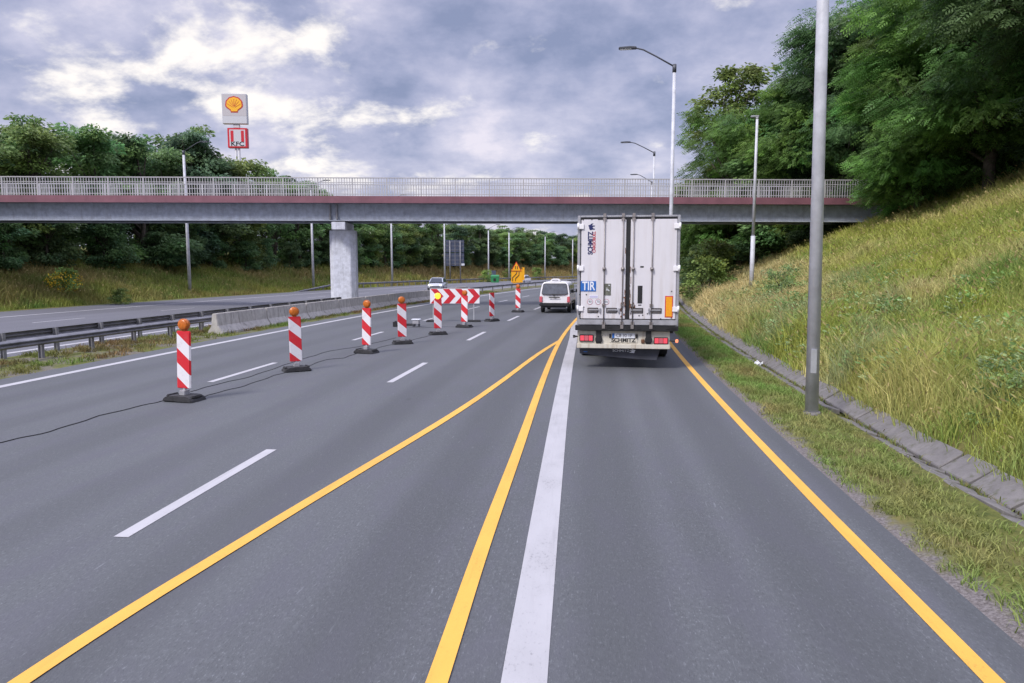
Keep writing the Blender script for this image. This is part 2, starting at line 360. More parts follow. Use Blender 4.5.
# ------------------------------------------------------------------ object helpers
def tag(o, label=None, cat=None, group=None, kind=None):
    if label: o['label'] = label
    if cat: o['category'] = cat
    if group: o['group'] = group
    if kind: o['kind'] = kind
    return o
def thing(name, label, cat, loc, rz=0.0, group=None):
    o = bpy.data.objects.new(name, None); o.empty_display_size = 0.2; col.objects.link(o)
    o.location = loc; o.rotation_euler = (0, 0, rz)
    return tag(o, label, cat, group)
def link(name, me, parent=None):
    o = bpy.data.objects.new(name, me); col.objects.link(o)
    if parent is not None: o.parent = parent
    return o
def children(o): return [c for c in bpy.data.objects if c.parent == o]
def copy_tree(o, parent=None):
    c = o.copy(); col.objects.link(c)
    if parent is not None: c.parent = parent
    for ch in children(o): copy_tree(ch, c)
    return c
class B:
    """collects shapes into one mesh"""
    def __init__(s): s.bm = bmesh.new()
    def box(s, c, size, rot=None, taper=None):
        m = Matrix.Translation(c)
        if rot is not None: m = m @ Euler(rot).to_matrix().to_4x4()
        vs = bmesh.ops.create_cube(s.bm, size=1.0)['verts']
        for v in vs:
            p = Vector((v.co.x * size[0], v.co.y * size[1], v.co.z * size[2]))
            if taper and p.z > 0: p.x *= taper; p.y *= taper
            v.co = m @ p
        return s
    def cyl(s, p0, p1, r0, r1=None, n=16, caps=True):
        p0, p1 = Vector(p0), Vector(p1); r1 = r0 if r1 is None else r1
        d = p1 - p0; q = d.to_track_quat('Z', 'Y').to_matrix()
        a = [s.bm.verts.new(p0 + q @ Vector((math.cos(t) * r0, math.sin(t) * r0, 0))) for t in [2 * math.pi * i / n for i in range(n)]]
        b = [s.bm.verts.new(p1 + q @ Vector((math.cos(t) * r1, math.sin(t) * r1, 0))) for t in [2 * math.pi * i / n for i in range(n)]]
        for i in range(n):
            f = s.bm.faces.new((a[i], a[(i + 1) % n], b[(i + 1) % n], b[i])); f.smooth = True
        if caps: s.bm.faces.new(a[::-1]); s.bm.faces.new(b)
        return s
    def tube(s, pts, radii, n=8):
        pts = [Vector(p) for p in pts]; rings = []
        up = None
        for i, p in enumerate(pts):
            d = (pts[min(i + 1, len(pts) - 1)] - pts[max(i - 1, 0)]).normalized()
            if up is None: up = d.orthogonal().normalized()
            up = (up - d * up.dot(d)).normalized(); side = d.cross(up)
            r = radii[i] if isinstance(radii, (list, tuple)) else radii
            rings.append([s.bm.verts.new(p + up * math.cos(2 * math.pi * k / n) * r + side * math.sin(2 * math.pi * k / n) * r) for k in range(n)])
        for a, b in zip(rings, rings[1:]):
            for k in range(n):
                f = s.bm.faces.new((a[k], a[(k + 1) % n], b[(k + 1) % n], b[k])); f.smooth = True
        s.bm.faces.new(rings[0][::-1]); s.bm.faces.new(rings[-1])
        return s
    def prism(s, pts, axis, a, b):
        """2-D outline extruded along an axis: 'y' -> (x,z) outline, 'x' -> (y,z), 'z' -> (x,y)"""
        def p3(p, t):
            return Vector((p[0], t, p[1])) if axis == 'y' else Vector((t, p[0], p[1])) if axis == 'x' else Vector((p[0], p[1], t))
        A = [s.bm.verts.new(p3(p, a)) for p in pts]; Bv = [s.bm.verts.new(p3(p, b)) for p in pts]; n = len(pts)
        s.bm.faces.new(A); s.bm.faces.new(Bv[::-1])
        for i in range(n): s.bm.faces.new((A[i], Bv[i], Bv[(i + 1) % n], A[(i + 1) % n]))
        return s
    def loft(s, rings, closed=True, caps=True, smooth=True):
        V = [[s.bm.verts.new(p) for p in r] for r in rings]; n = len(V[0])
        for a, b in zip(V, V[1:]):
            for k in range(n if closed else n - 1):
                f = s.bm.faces.new((a[k], a[(k + 1) % n], b[(k + 1) % n], b[k])); f.smooth = smooth
        if caps: s.bm.faces.new(V[0][::-1]); s.bm.faces.new(V[-1])
        return s
    def face(s, pts):
        s.bm.faces.new([s.bm.verts.new(p) for p in pts]); return s
    def build(s, name, m, parent=None, bevel=0.0, seg=2):
        bmesh.ops.recalc_face_normals(s.bm, faces=s.bm.faces)
        if bevel:
            es = [e for e in s.bm.edges if len(e.link_faces) == 2 and e.calc_face_angle(0) > 0.6]
            bmesh.ops.bevel(s.bm, geom=es, offset=bevel, segments=seg, affect='EDGES', clamp_overlap=True)
        me = bpy.data.meshes.new(name); s.bm.to_mesh(me); s.bm.free()
        me.materials.append(MT[m] if isinstance(m, str) else m)
        return link(name, me, parent)
def text(name, body, size, m, parent, loc, rot=(R(90), 0, 0), depth=0.002, sx=1.0, bold=0.0):
    cu = bpy.data.curves.new(name, 'FONT'); cu.body = body; cu.size = size; cu.extrude = depth
    cu.align_x = 'CENTER'; cu.align_y = 'CENTER'; cu.offset = bold
    o = bpy.data.objects.new(name, cu); col.objects.link(o)
    dg = bpy.context.evaluated_depsgraph_get(); me = bpy.data.meshes.new_from_object(o.evaluated_get(dg))
    bpy.data.objects.remove(o); bpy.data.curves.remove(cu)
    me.materials.clear(); me.materials.append(MT[m]); me.name = name
    o = link(name, me, parent); o.location = loc; o.rotation_euler = rot; o.scale = (sx, 1, 1)
    return o
def big_mesh(name, verts, quads=None, tris=None, tint=None, m='leaf'):
    me = bpy.data.meshes.new(name); nv = len(verts)
    me.vertices.add(nv); me.vertices.foreach_set('co', np.ascontiguousarray(verts, np.float32).ravel())
    loops, starts = [], []; base = 0
    for fa, k in ((quads, 4), (tris, 3)):
        if fa is not None and len(fa):
            loops.append(fa.ravel()); starts.append(base + np.arange(len(fa)) * k); base += fa.size
    loops = np.concatenate(loops).astype(np.int32); starts = np.concatenate(starts).astype(np.int32)
    me.loops.add(len(loops)); me.loops.foreach_set('vertex_index', loops)
    me.polygons.add(len(starts)); me.polygons.foreach_set('loop_start', starts)
    me.update(calc_edges=True)
    if tint is not None:
        at = me.attributes.new('tint', 'FLOAT_COLOR', 'POINT')
        at.data.foreach_set('color', np.concatenate([tint, np.ones((nv, 1))], 1).astype(np.float32).ravel())
    me.materials.append(MT[m] if isinstance(m, str) else m)
    return me
# ------------------------------------------------------------------ ground, roads, markings
def strip_mesh(name, offs, ys, zf, m):
    """sheet swept along the road curve, with a UV map holding (offset, distance)"""
    O, Y = np.meshgrid(np.array(offs, float), np.array(ys, float))
    X = xc(Y) + O; Z = zf(O, Y); v = np.stack([X, Y, Z], -1).reshape(-1, 3)
    nx, ny = len(offs), len(ys); i = np.arange(nx * ny).reshape(ny, nx)
    q = np.stack([i[:-1, :-1], i[:-1, 1:], i[1:, 1:], i[1:, :-1]], -1).reshape(-1, 4)
    me = big_mesh(name, v, q, m=m)
    uv = me.uv_layers.new(name='UVMap'); UV = np.stack([O, Y], -1).reshape(-1, 2)
    uv.data.foreach_set('uv', UV[q.ravel()].astype(np.float32).ravel())
    return me
def frange(a, b, s): return list(np.arange(a, b + 1e-6, s))
ys_land = frange(-60, 0, 4) + frange(1, 90, 1.0) + frange(92, 200, 3) + [210, 230, 260, 300, 400, 550, 800, 1200, 1800]
offs_land = sorted(set([-1600, -800] + P_OFF + frange(-80, -46, 6) + frange(-45.5, -36, 0.95) + frange(5.7, 23, 0.7) + [28, 36, 45, 90, 150, 250, 700, 1500]))
g = link('ground', strip_mesh('ground', offs_land, ys_land, terrain, 'ground'))
for p in g.data.polygons: p.use_smooth = True
tag(g, 'grassy ground with the cutting bank and far embankment', kind='structure')
ys_road = frange(-60, 200, 2) + [215, 235, 260, 300]
road = link('road', strip_mesh('road', [-13.45, -8, -3, 3.05], ys_road, lambda o, y: zr(y), 'asphalt'))
tag(road, 'grey asphalt motorway carriageway with temporary yellow lines', kind='structure')
opp = link('opposite_road', strip_mesh('opposite_road', [-34.5, -28, -22, -16.6], ys_road, lambda o, y: zr(y), 'asphalt_far'))
tag(opp, 'opposite motorway carriageway beyond the median barrier', kind='structure')

def ribbon(name, pts, width, m, parent, z=0.005):
    """painted line of constant width through ground points"""
    L_, R_ = [], []
    for i, p in enumerate(pts):
        d = (pts[min(i + 1, len(pts) - 1)] - pts[max(i - 1, 0)]); d.z = 0; d.normalize(); s = Vector((d.y, -d.x, 0)) * width / 2
        for lst, q in ((L_, p - s), (R_, p + s)):
            lst.append(Vector((q.x, q.y, float(zr(q.y)) + z)))
    b = B(); vs = [(b.bm.verts.new(a), b.bm.verts.new(c)) for a, c in zip(L_, R_)]
    for (a, c), (a2, c2) in zip(vs, vs[1:]): b.bm.faces.new((a, c, c2, a2))
    return b.build(name, m, parent)
def lane(off, y0, y1, step=2.0):
    return [on_road(off, y) for y in np.linspace(y0, y1, max(2, int((y1 - y0) / step) + 1))]
def spline(ctrl, n=10):
    """smooth polyline through ground points given as (offset, distance)"""
    out_ = []
    for i in range(len(ctrl) - 1):
        p0, p1, p2, p3 = ctrl[max(i - 1, 0)], ctrl[i], ctrl[i + 1], ctrl[min(i + 2, len(ctrl) - 1)]
        for k in range(n + (i == len(ctrl) - 2)):
            t = k / n
            q = [0.5 * (2 * p1[j] + (p2[j] - p0[j]) * t + (2 * p0[j] - 5 * p1[j] + 4 * p2[j] - p3[j]) * t * t + (3 * p1[j] - p0[j] - 3 * p2[j] + p3[j]) * t ** 3) for j in (0, 1)]
            out_.append(on_road(q[0], q[1]))
    return out_
# right-hand edge line and the two yellow lines that close the old lane
ribbon('yellow_line', lane(2.62, -12, 130), 0.135, 'paint_yellow', road)
def from_photo(pix):
    q = [at_ground(*p) for p in pix]; return [(v.x - float(xc(v.y)), v.y) for v in q]
ribbon('yellow_line', spline([(-3.55, 1.0)] + from_photo([(20, 683), (268.7, 526), (446, 419), (500, 382.5), (540, 353), (561, 340)])), 0.14, 'paint_yellow', road, 0.009)
ribbon('yellow_line', spline([(-0.85, 1.0)] + from_photo([(437, 683), (482, 549), (521.7, 440), (543, 380), (560, 341), (574, 322)]) + [(-1.2, 44.0), (-1.2, 60.0)]), 0.14, 'paint_yellow', road, 0.013)
ribbon('white_line', spline([(-0.26, -10.0), (-0.28, 1.0)] + from_photo([(524, 683), (540.5, 554), (555.8, 440), (566, 373), (573, 340)]) + [(-1.12, 36), (-1.25, 60), (-1.25, 130)]), 0.29, 'paint_white_fresh', road)
ribbon('edge_line', lane(-12.6, -12, 200), 0.24, 'paint_white', road)
for k in range(-1, 20):
    y = 6.35 + 9.35 * k
    ribbon('lane_dash', lane(-4.38, y, y + 3.35, 1.0), 0.15, 'paint_white', road)
for k in range(-1, 20):
    y = 15.4 + 9.35 * k
    ribbon('lane_dash', lane(-8.42, y, y + 3.3, 1.0), 0.15, 'paint_white', road)
for off, wd in ((-17.35, 0.24), (-30.6, 0.24)):
    ribbon('edge_line', lane(off, -12, 210), wd, 'paint_white', opp)
for off in (-21.6, -26.0):
    for k in range(22):
        y = -6 + 9.3 * k
        ribbon('lane_dash', lane(off, y, y + 3.3, 1.2), 0.14, 'paint_white', opp)

# ------------------------------------------------------------------ drainage channel of broken concrete slabs
b = B(); y = 1.0; rr = random.Random(3)
def slab(b, o0, z0, o1, z1, y0, y1, th, j):
    pts = []
    for (o, z) in ((o0, z0), (o1, z1)):
        for yy in (y0, y1):
            p = on_road(o + rr.uniform(-j, j), yy, z + rr.uniform(-j, j)); pts.append(p)
    a, a2, c, c2 = pts; dn = Vector((0, 0, -th))
    vs = [b.bm.verts.new(p) for p in (a, a2, c2, c)] + [b.bm.verts.new(p + dn) for p in (a, a2, c2, c)]
    for f in ((0, 1, 2, 3), (7, 6, 5, 4), (0, 4, 5, 1), (1, 5, 6, 2), (2, 6, 7, 3), (3, 7, 4, 0)): b.bm.faces.new([vs[i] for i in f])
while y < 95:
    ln = rr.uniform(0.55, 0.95)
    slab(b, 4.84, -0.10, 5.16 + rr.uniform(-.03, .06), 0.10, y, y + ln - rr.uniform(0.02, 0.05), 0.07, 0.018)
    y += ln
y = 1.0
while y < 95:
    ln = rr.uniform(0.35, 0.8)
    if rr.random() > 0.14: slab(b, 4.38 + rr.uniform(0, .10), 0.005, 4.74, -0.09, y, y + ln - rr.uniform(0.03, 0.14), 0.10, 0.025)
    y += ln
tag(b.build('drainage_channel', 'slab', bevel=0.012, seg=1), 'cracked concrete slab drainage channel along the foot of the grassy bank', 'drain')

# ------------------------------------------------------------------ footbridge
BY = 47.0
def bridge_frame():
    o = at_dist(512, 222, BY); return Vector((o.x, o.y, 0))
bo = bridge_frame(); fb = thing('footbridge', 'grey girder footbridge with maroon deck edge and pale railings crossing the motorway', 'bridge', bo, YAW * 0.9 + R(2.4))
ZB, ZT = 5.38, 6.46                    # girder bottom and top
X0, X1 = -52.0, 27.0
def hump(x): return 0.02 * (1 - ((x + 8) / 34) ** 2) * (1 if abs(x + 8) < 34 else 0)
def span(b, prof, x0=X0, x1=X1, n=24):
    rings = []
    for i in range(n + 1):
        x = x0 + (x1 - x0) * i / n
        rings.append([Vector((x, p[0], p[1] + hump(x))) for p in prof])
    b.loft(rings, smooth=False)
    return b
b = B()
for yy in (-1.25, 1.25):                # two plate girders with bottom flanges
    span(b, [(yy - 0.03, ZB + 0.05), (yy + 0.03, ZB + 0.05), (yy + 0.03, ZT - 0.02), (yy - 0.03, ZT - 0.02)])
    span(b, [(yy - 0.22, ZB), (yy + 0.22, ZB), (yy + 0.22, ZB + 0.047), (yy - 0.22, ZB + 0.047)])
b.build('girder', 'girder', fb)
b = B()
for xs in np.arange(X0 + 2, X1, 5.2):
    B().box((xs, 0, (ZB + ZT) / 2 + hump(xs)), (0.12, 2.42, 0.9)).build('cross_frame', 'girder', fb)
b.bm.free()
span(B(), [(-1.75, ZT + 0.01), (1.75, ZT + 0.01), (1.75, ZT + 0.32), (-1.75, ZT + 0.32)]).build('deck_slab', 'girder', fb)
b = B()
for sgn in (-1, 1):
    a_, c_ = sorted((sgn * 1.76, sgn * 1.92)); span(b, [(a_, ZT - 0.02), (c_, ZT - 0.02), (c_, ZT + 0.40), (a_, ZT + 0.40)])
b.build('deck_edge', 'deckred', fb)
for sgn in (-1, 1):
    b = B(); yy = sgn * 1.84; z0 = ZT + 0.40; H = 1.10
    for zz, hh, ww in ((z0 + H - 0.03, 0.06, 0.07), (z0 + H - 0.30, 0.035, 0.04), (z0 + 0.10, 0.04, 0.04)):
        span(b, [(yy - ww / 2, zz), (yy + ww / 2, zz), (yy + ww / 2, zz + hh), (yy - ww / 2, zz + hh)])
    x = X0; i = 0
    while x < X1:
        t = 0.075 if i % 13 == 0 else 0.034
        z1 = z0 + H - 0.032 if i % 13 == 0 else z0 + H - 0.032
        vs = b.box((x, yy, (z0 + z1) / 2 + hump(x)), (t, t * 0.8 if t > .05 else 0.03, z1 - z0)); x += 0.162; i += 1
    b.build('railing', 'railing', fb)
# pier in the median with a narrower bearing block
px_ = at_dist(348, 262, BY); lx = (Matrix.Rotation(-fb.rotation_euler.z, 3, 'Z') @ (Vector((px_.x, px_.y, 0)) - bo)).x
b = B(); hw, ht, c = 0.83, 0.62, 0.30
octo = [(-hw, -ht + c), (-hw + c, -ht), (hw - c, -ht), (hw, -ht + c), (hw, ht - c), (hw - c, ht), (-hw + c, ht), (-hw, ht - c)]
b.prism([(lx + p[0], p[1]) for p in octo], 'z', -0.4, 4.86)
pier = b.build('pier', 'pier', fb, 0.03)
B().box((lx - 0.02, 0, 5.10), (0.85, 2.9, 0.475)).build('bearing_block', 'pier', fb, 0.02)
b = B()
for dx in (-0.22, 0.2): b.box((lx + dx - 0.3, -1.36, (ZB + ZT) / 2 + 0.02), (0.09, 0.2, ZT - ZB - 0.16))
b.build('stiffener', 'rail', fb)
B().prism([(-40 + p[0], p[1]) for p in octo], 'z', -0.5, 5.34).build('pier', 'pier', fb, 0.03)

# ------------------------------------------------------------------ concrete median barrier: one thing per segment
prof = [(-0.30, 0.0), (0.30, 0.0), (0.30, 0.10), (0.14, 0.36), (0.09, 0.82), (-0.09, 0.82), (-0.14, 0.36), (-0.30, 0.10)]
def barrier(y0, y1, tilt):
    o = on_road(-14.35, (y0 + y1) / 2)
    t = math.atan2(float(xc(y1) - xc(y0)), y1 - y0); ln = (y1 - y0) / math.cos(t) - 0.07
    b = B(); b.prism(prof, 'y', -ln / 2, ln / 2)
    m = b.build('concrete_barrier', 'barrier', None, 0.02)
    m.location = (o.x, o.y, o.z - 0.01); m.rotation_euler = (0, tilt, -t)
    return m
ys_b = [26.2 + 4.0 * k for k in range(10)]
for k, y0 in enumerate(ys_b):
    m = barrier(y0, y0 + 4.0, random.uniform(-.012, .012))
    if k == 0: lab, gr = 'stained concrete median barrier segment at the near end, beside the guardrail end', None
    elif k == 4: lab, gr = 'stained concrete median barrier segment in front of the bridge pier', None
    else: lab, gr = 'stained concrete segment of the long median barrier row', 'plain segments of the median barrier'
    tag(m, lab, 'barrier', gr)

# ------------------------------------------------------------------ guardrails
def guardrail(off, y0, y1, label, face=1, rampz=False, step=2.0, post_step=2.0, low=False):
    """W-beam on posts; face = +1 when the beam faces +x"""
    o = on_road(off, y0); t = thing('guardrail', label, 'guardrail', o)
    w = [(0.0, 0.0), (0.03, 0.012), (0.085, 0.05), (0.085, 0.075), (0.03, 0.105), (0.03, 0.12), (0.085, 0.15), (0.085, 0.175), (0.03, 0.212), (0.0, 0.225)]
    w = w + [(x - 0.012, z) for x, z in reversed(w)]
    b = B(); rings = []; n = max(2, int((y1 - y0) / step))
    for i in range(n + 1):
        y = y0 + (y1 - y0) * i / n; z = 0.50 if not low else 0.42
        if rampz: z = -0.25 + 0.69 * min(1, (y - y0) / 9.0)
        p = on_road(off, y) - o
        rings.append([p + Vector((face * (0.10 + a), 0, z + c)) for a, c in w])
    b.loft(rings, smooth=False).build('beam', 'rail', t)
    b = B(); y = y0 + 0.8; cnt = 0
    while y < y1:
        hz = (0.72 if not low else 0.64) if not rampz else 0.03 + 0.69 * min(1, (y - y0) / 9.0)
        p = on_road(off, y) - o
        pb = B()
        if hz > 0.15:
            for dx, sx, sy in ((-0.05, 0.012, 0.11), (0.05, 0.012, 0.11), (0, 0.088, 0.012)):
                pb.box(p + Vector((face * 0.02 + dx, 0, hz / 2 - 0.15)), (sx, sy, hz + 0.3))
            pb.box(p + Vector((face * 0.085, 0, hz - 0.13)), (0.035, 0.07, 0.16))
            if cnt < 60: pb.build('post', 'post', t)
            else: pb.bm.free()
        y += post_step; cnt += 1
    return t
guardrail(-15.25, 4.0, 28.0, 'weathered steel guardrail on the near side of the grassy median', 1, post_step=2.0, low=True)
guardrail(-16.35, 4.0, 44.0, 'weathered steel guardrail on the far side of the grassy median', -1, post_step=2.0)
guardrail(-14.3, 66.5, 175.0, 'steel guardrail continuing the median beyond the concrete barrier', 1, post_step=4.0)
guardrail(-34.9, 73.0, 190.0, 'steel guardrail with ramped end along the far embankment', 1, rampz=True, post_step=2.0)
# ------------------------------------------------------------------ wheels
def wheel(parent, c, r, wd, side, rim='alu', name='wheel'):
    """axle along x; side = +1 when the outside faces +x"""
    b = B(); x0 = -wd / 2; prof_ = [(x0, r * .62), (x0, r * .92), (x0 + wd * .12, r), (-x0 - wd * .12, r), (-x0, r * .92), (-x0, r * .62)]
    n = 28; rings = []
    for px_, pr in prof_:
        rings.append([Vector((px_, math.cos(2 * math.pi * k / n) * pr, math.sin(2 * math.pi * k / n) * pr)) for k in range(n)])
    b.loft(rings)
    o = b.build(name, 'tyre', parent); o.location = c
    b = B(); xo = side * wd * .30
    b.cyl((xo - side * .05, 0, 0), (xo, 0, 0), r * .60, r * .60, 24)
    b.cyl((xo, 0, 0), (xo + side * wd * .14, 0, 0), r * .26, r * .20, 14)
    for k in range(8):
        t = k * math.pi / 4; b.cyl((xo, math.cos(t) * r * .42, math.sin(t) * r * .42), (xo + side * .012, math.cos(t) * r * .42, math.sin(t) * r * .42), r * .06, n=8)
    b.build('rim', rim, o)
    return o

# ------------------------------------------------------------------ lorry with refrigerated semi-trailer, seen from behind
TD = 18.25; SC = 720 / TD
tc_ = at_dist(627.5, 300, TD)
lorry = thing('semi_trailer_lorry', 'white semi-trailer lorry with double rear doors driving ahead in the right lane', 'lorry', (tc_.x, TD, float(zr(TD))), -R(2.2))
def U(px): return (px - 627.5) / SC
def Z(py): return EYE + (HORIZON + 1.5 - py) / SC
# box body and frame
b = B(); b.box((0, 6.75, (1.16 + 3.83) / 2), (2.47, 13.3, 2.66)); b.build('box_body', 'white', lorry, 0.03)
b = B()
for s in (-1, 1): b.box((s * 1.225, 0.06, (1.02 + 3.86) / 2), (0.07, 0.14, 2.84))
b.box((0, 0.06, 3.835), (2.38, 0.14, 0.05)); b.build('rear_frame', 'alu', lorry, 0.012)
b = B(); b.box((0, 0.045, 2.50), (2.38, 0.06, 2.60)); b.build('door_gasket', 'black', lorry)
zt_, zb_ = Z(221.8), Z(319.5)
doors = []
for x0, x1, lab in ((581.5, 625.2, 'left'), (629.6, 674.2, 'right')):
    b = B(); b.box(((U(x0) + U(x1)) / 2, -0.005, (zt_ + zb_) / 2), (U(x1) - U(x0), 0.05, zt_ - zb_)); doors.append(b.build('door', 'door', lorry, 0.012))
doors[0]['label'] = 'left rear door with blue TIR plate and round stickers'; doors[1]['label'] = 'right rear door with black vent slot and orange reflector'
for d_, xs in ((doors[0], (604.2, 622.2)), (doors[1], (632.4, 650.6))):
    for x in xs:
        b = B(); b.cyl((U(x), -0.062, zb_ - 0.22), (U(x), -0.062, zt_ + 0.13), 0.0135, n=10)
        for zz in (Z(221.5), Z(270), zb_ + 0.35, zb_ - 0.1):
            b.box((U(x), -0.045, zz), (0.085, 0.035, 0.07))
        b.cyl((U(x), -0.085, Z(270) - .03), (U(x), -0.085, Z(270) + .03), 0.036, n=12)
        b.box((U(x), -0.055, zt_ + 0.10), (0.07, 0.05, 0.09)); b.box((U(x), -0.055, zb_ - 0.19), (0.075, 0.06, 0.10))
        b.build('lock_bar', 'zinc', d_)
for d_, xs in ((doors[0], (593.5, 612.0)), (doors[1], (637.5, 655.5))):
    for i, x in enumerate(xs):
        zz = Z(311.0)
        b = B(); b.box((U(x), -0.03, zz), (0.27, 0.012, 0.105)); b.build('handle_plate', 'zinc', d_, 0.004)
        b = B(); b.box((U(x) + (0.03 if d_ is doors[0] else -0.03), -0.062, zz + 0.012), (0.27, 0.022, 0.030))
        b.box((U(x) + (0.18 if d_ is doors[0] else -0.18), -0.05, zz), (0.035, 0.04, 0.12)); b.build('handle', 'alu', d_, 0.006)
        b = B()
        for a_ in (-1, 1):
            b.box((U(x) + a_ * 0.125, -0.040, zz), (0.014, 0.01, 0.125)); 
        b.box((U(x), -0.040, zz + .058), (0.236, 0.01, 0.012)); b.box((U(x), -0.040, zz - .058), (0.236, 0.01, 0.012)); b.build('handle_recess', 'black', d_)
for x in (580.2, 674.9):
    for y_ in (228.6, 269.5, 309.4):
        b = B(); s = 1 if x < 620 else -1
        b.box((U(x) + s * 0.03, -0.05, Z(y_)), (0.135, 0.035, 0.13)); b.cyl((U(x) - s * .045, -0.062, Z(y_) - .085), (U(x) - s * .045, -0.062, Z(y_) + .085), 0.026, n=10)
        b.build('hinge', 'signwhite', lorry, 0.008)
# rust along the middle seam
b = B()
rr = random.Random(5)
for k in range(26):
    b.box((U(627.5) + rr.choice((-1, 1)) * rr.uniform(0.06, 0.17), -0.0325, Z(308) + rr.gauss(0, 0.10)), (rr.uniform(.012, .05), 0.003, rr.uniform(.02, .12)))
b.build('rust_stain', 'rust', lorry)
b = B()
for k in range(18):
    b.box((U(627.5) + rr.choice((-1, 1)) * rr.uniform(0.05, 0.075), -0.0315, Z(312) + rr.uniform(-.1, 2.3) * rr.random()), (rr.uniform(.006, .016), 0.002, rr.uniform(.03, .25)))
b.build('rust_stain', 'rust', lorry)
# rivets / small black plugs
b = B()
for px, py in ((583, 222), (591.5, 221.8), (580.8, 246), (580.5, 295.6), (587, 295.6), (584.5, 308), (580.3, 315), (599, 317.3), (639, 316), (642.5, 315.5), (647, 314), (655.5, 309.5), (670, 292), (670.3, 318), (660, 319), (602, 221.4), (598, 221.6)):
    b.cyl((U(px), -0.026, Z(py)), (U(px), -0.036, Z(py)), 0.017, n=8)
b.build('rivet', 'black', lorry)
b = B(); b.box((U(600), -0.03, Z(221.0)), (0.13, 0.02, 0.05)); b.box((U(641), -0.03, Z(268)), (0.085, 0.012, 0.036)); b.box((U(639.5), -0.03, Z(305.6)), (0.08, 0.012, 0.022)); b.build('door_slot', 'black', doors[1])
b = B(); b.box((U(639.5), -0.03, Z(295.2)), (0.115, 0.014, 0.44)); b.build('vent', 'black', doors[1])
# plates, stickers, writing
b = B(); b.box((U(588.8), -0.034, Z(287.2)), (0.385, 0.012, 0.255)); tir = b.build('tir_plate', 'tirblue', doors[0])
text('lettering', 'TIR', 0.30, 'plate', tir, (U(589), -0.041, Z(287.3)), depth=0.002, sx=0.72, bold=0.006)
b = B(); b.box((U(607.6), -0.034, Z(290.3)), (0.175, 0.010, 0.29)); stk = b.build('sticker', 'sticker', doors[0])
b = B()
for k in range(5): b.box((U(607.6) + rr.uniform(-.05, .05), -0.040, Z(290.3) + rr.uniform(-.03, .11)), (rr.uniform(.02, .05), 0.002, rr.uniform(.015, .03)))
b.build('print', 'plate', stk)
b = B(); b.box((U(594.3), -0.032, Z(297.6)), (0.22, 0.004, 0.075)); pl = b.build('paper_label', 'plate', doors[0])
b = B(); b.box((U(594.3), -0.0345, Z(297.6)), (0.20, 0.001, 0.052)); b.build('print', mat('lilac_print', (0.50, 0.48, 0.66), 0.5), pl)
for px, s in ((590.7, '90'), (598.7, '70'), (606.7, '80')):
    b = B(); b.cyl((U(px), -0.0305, Z(302.6)), (U(px), -0.0335, Z(302.6)), 0.073, n=24); ss = b.build('speed_sticker', mat('faded_red_ring', (0.42, 0.22, 0.26), 0.5), doors[0])
    b = B(); b.cyl((U(px), -0.0336, Z(302.6)), (U(px), -0.0350, Z(302.6)), 0.058, n=24); b.build('disc', 'plate', ss)
    text('number', s, 0.085, 'blacktext', ss, (U(px), -0.0365, Z(302.6)), depth=0.001)
text('lettering', 'SCHMITZ', 0.165, 'navy', doors[0], (U(590.6), -0.033, Z(244.8)), (R(90), -R(90), 0), 0.002, 0.82, 0.006)
text('lettering', 'CARGOBULL', 0.098, 'redtext', doors[0], (U(594.2), -0.033, Z(243.9)), (R(90), -R(90), 0), 0.002, 0.93, 0.003)
# blue animal emblem above the writing, turned on its side like the writing
el = [(-.085, .02), (-.09, .055), (-.05, .075), (.02, .08), (.05, .10), (.075, .085), (.085, .05), (.12, .02), (.13, -.03), (.10, -.01), (.075, .015), (.06, -.015), (.06, -.065), (.03, -.065), (.02, -.015), (-.03, -.015), (-.045, -.065), (-.075, -.065), (-.075, -.01)]
b = B(); b.prism([(U(592.0) - p[1] * 1.0, Z(229.4) + p[0] * .75) for p in el], 'y', -0.031, -0.035); b.build('emblem', 'navy', doors[0])
b = B(); b.box((U(667.7), -0.031, Z(307)), (0.195, 0.008, 0.535)); rp = b.build('reflector_plate', 'redborder', doors[1])
b = B(); b.box((U(667.7), -0.037, Z(307)), (0.150, 0.006, 0.485)); b.build('reflector', 'orange', rp)
# sill, buffer rail, light panel
b = B(); b.box((0, 0.03, Z(322.9)), (2.49, 0.12, 0.135)); b.build('sill', 'alu', lorry, 0.015)
b = B(); b.box((-0.02, 0.02, Z(328.6)), (2.56, 0.16, 0.125))
for k in range(9): b.box((rr.uniform(-1.2, 1.2), -0.065, Z(328.6) + rr.uniform(-.03, .03)), (rr.uniform(.05, .18), 0.012, .05))
b.build('rubber_buffer', 'black', lorry, 0.02)
b = B(); b.box((0, 0.35, Z(331.5)), (2.3, 0.4, 0.12)); b.build('underframe', 'black', lorry)
zp0, zp1 = Z(331.8), Z(348.6)
b = B(); b.box((U(624), 0.10, (zp0 + zp1) / 2 + 0.03), (2.31, 0.05, (zp0 - zp1) - 0.06)); b.build('light_panel', 'cream', lorry, 0.01)
b = B(); b.box((U(624), 0.07, zp1 + 0.04), (2.34, 0.12, 0.115)); b.build('rear_bar', 'cream', lorry, 0.012)
for x in (599.6, 648.8):
    b = B(); b.box((U(x), 0.045, Z(337.4)), (0.135, 0.06, 0.36)); b.box((U(x), 0.035, Z(340.5)), (0.175, 0.07, 0.12)); b.build('bracket', 'rust' if False else 'black', lorry, 0.012)
for x, y_ in ((587.5, 339.2), (661, 341.0)):
    b = B(); b.box((U(x), 0.052, Z(y_)), (0.36, 0.05, 0.175)); tl = b.build('tail_light', 'black', lorry, 0.012)
    for k in range(3):
        b = B(); b.box((U(x) - 0.108 + k * 0.108, 0.026, Z(y_)), (0.100, 0.02, 0.135)); b.build('lens', 'tail' if k != 1 else 'taildim', tl, 0.006)
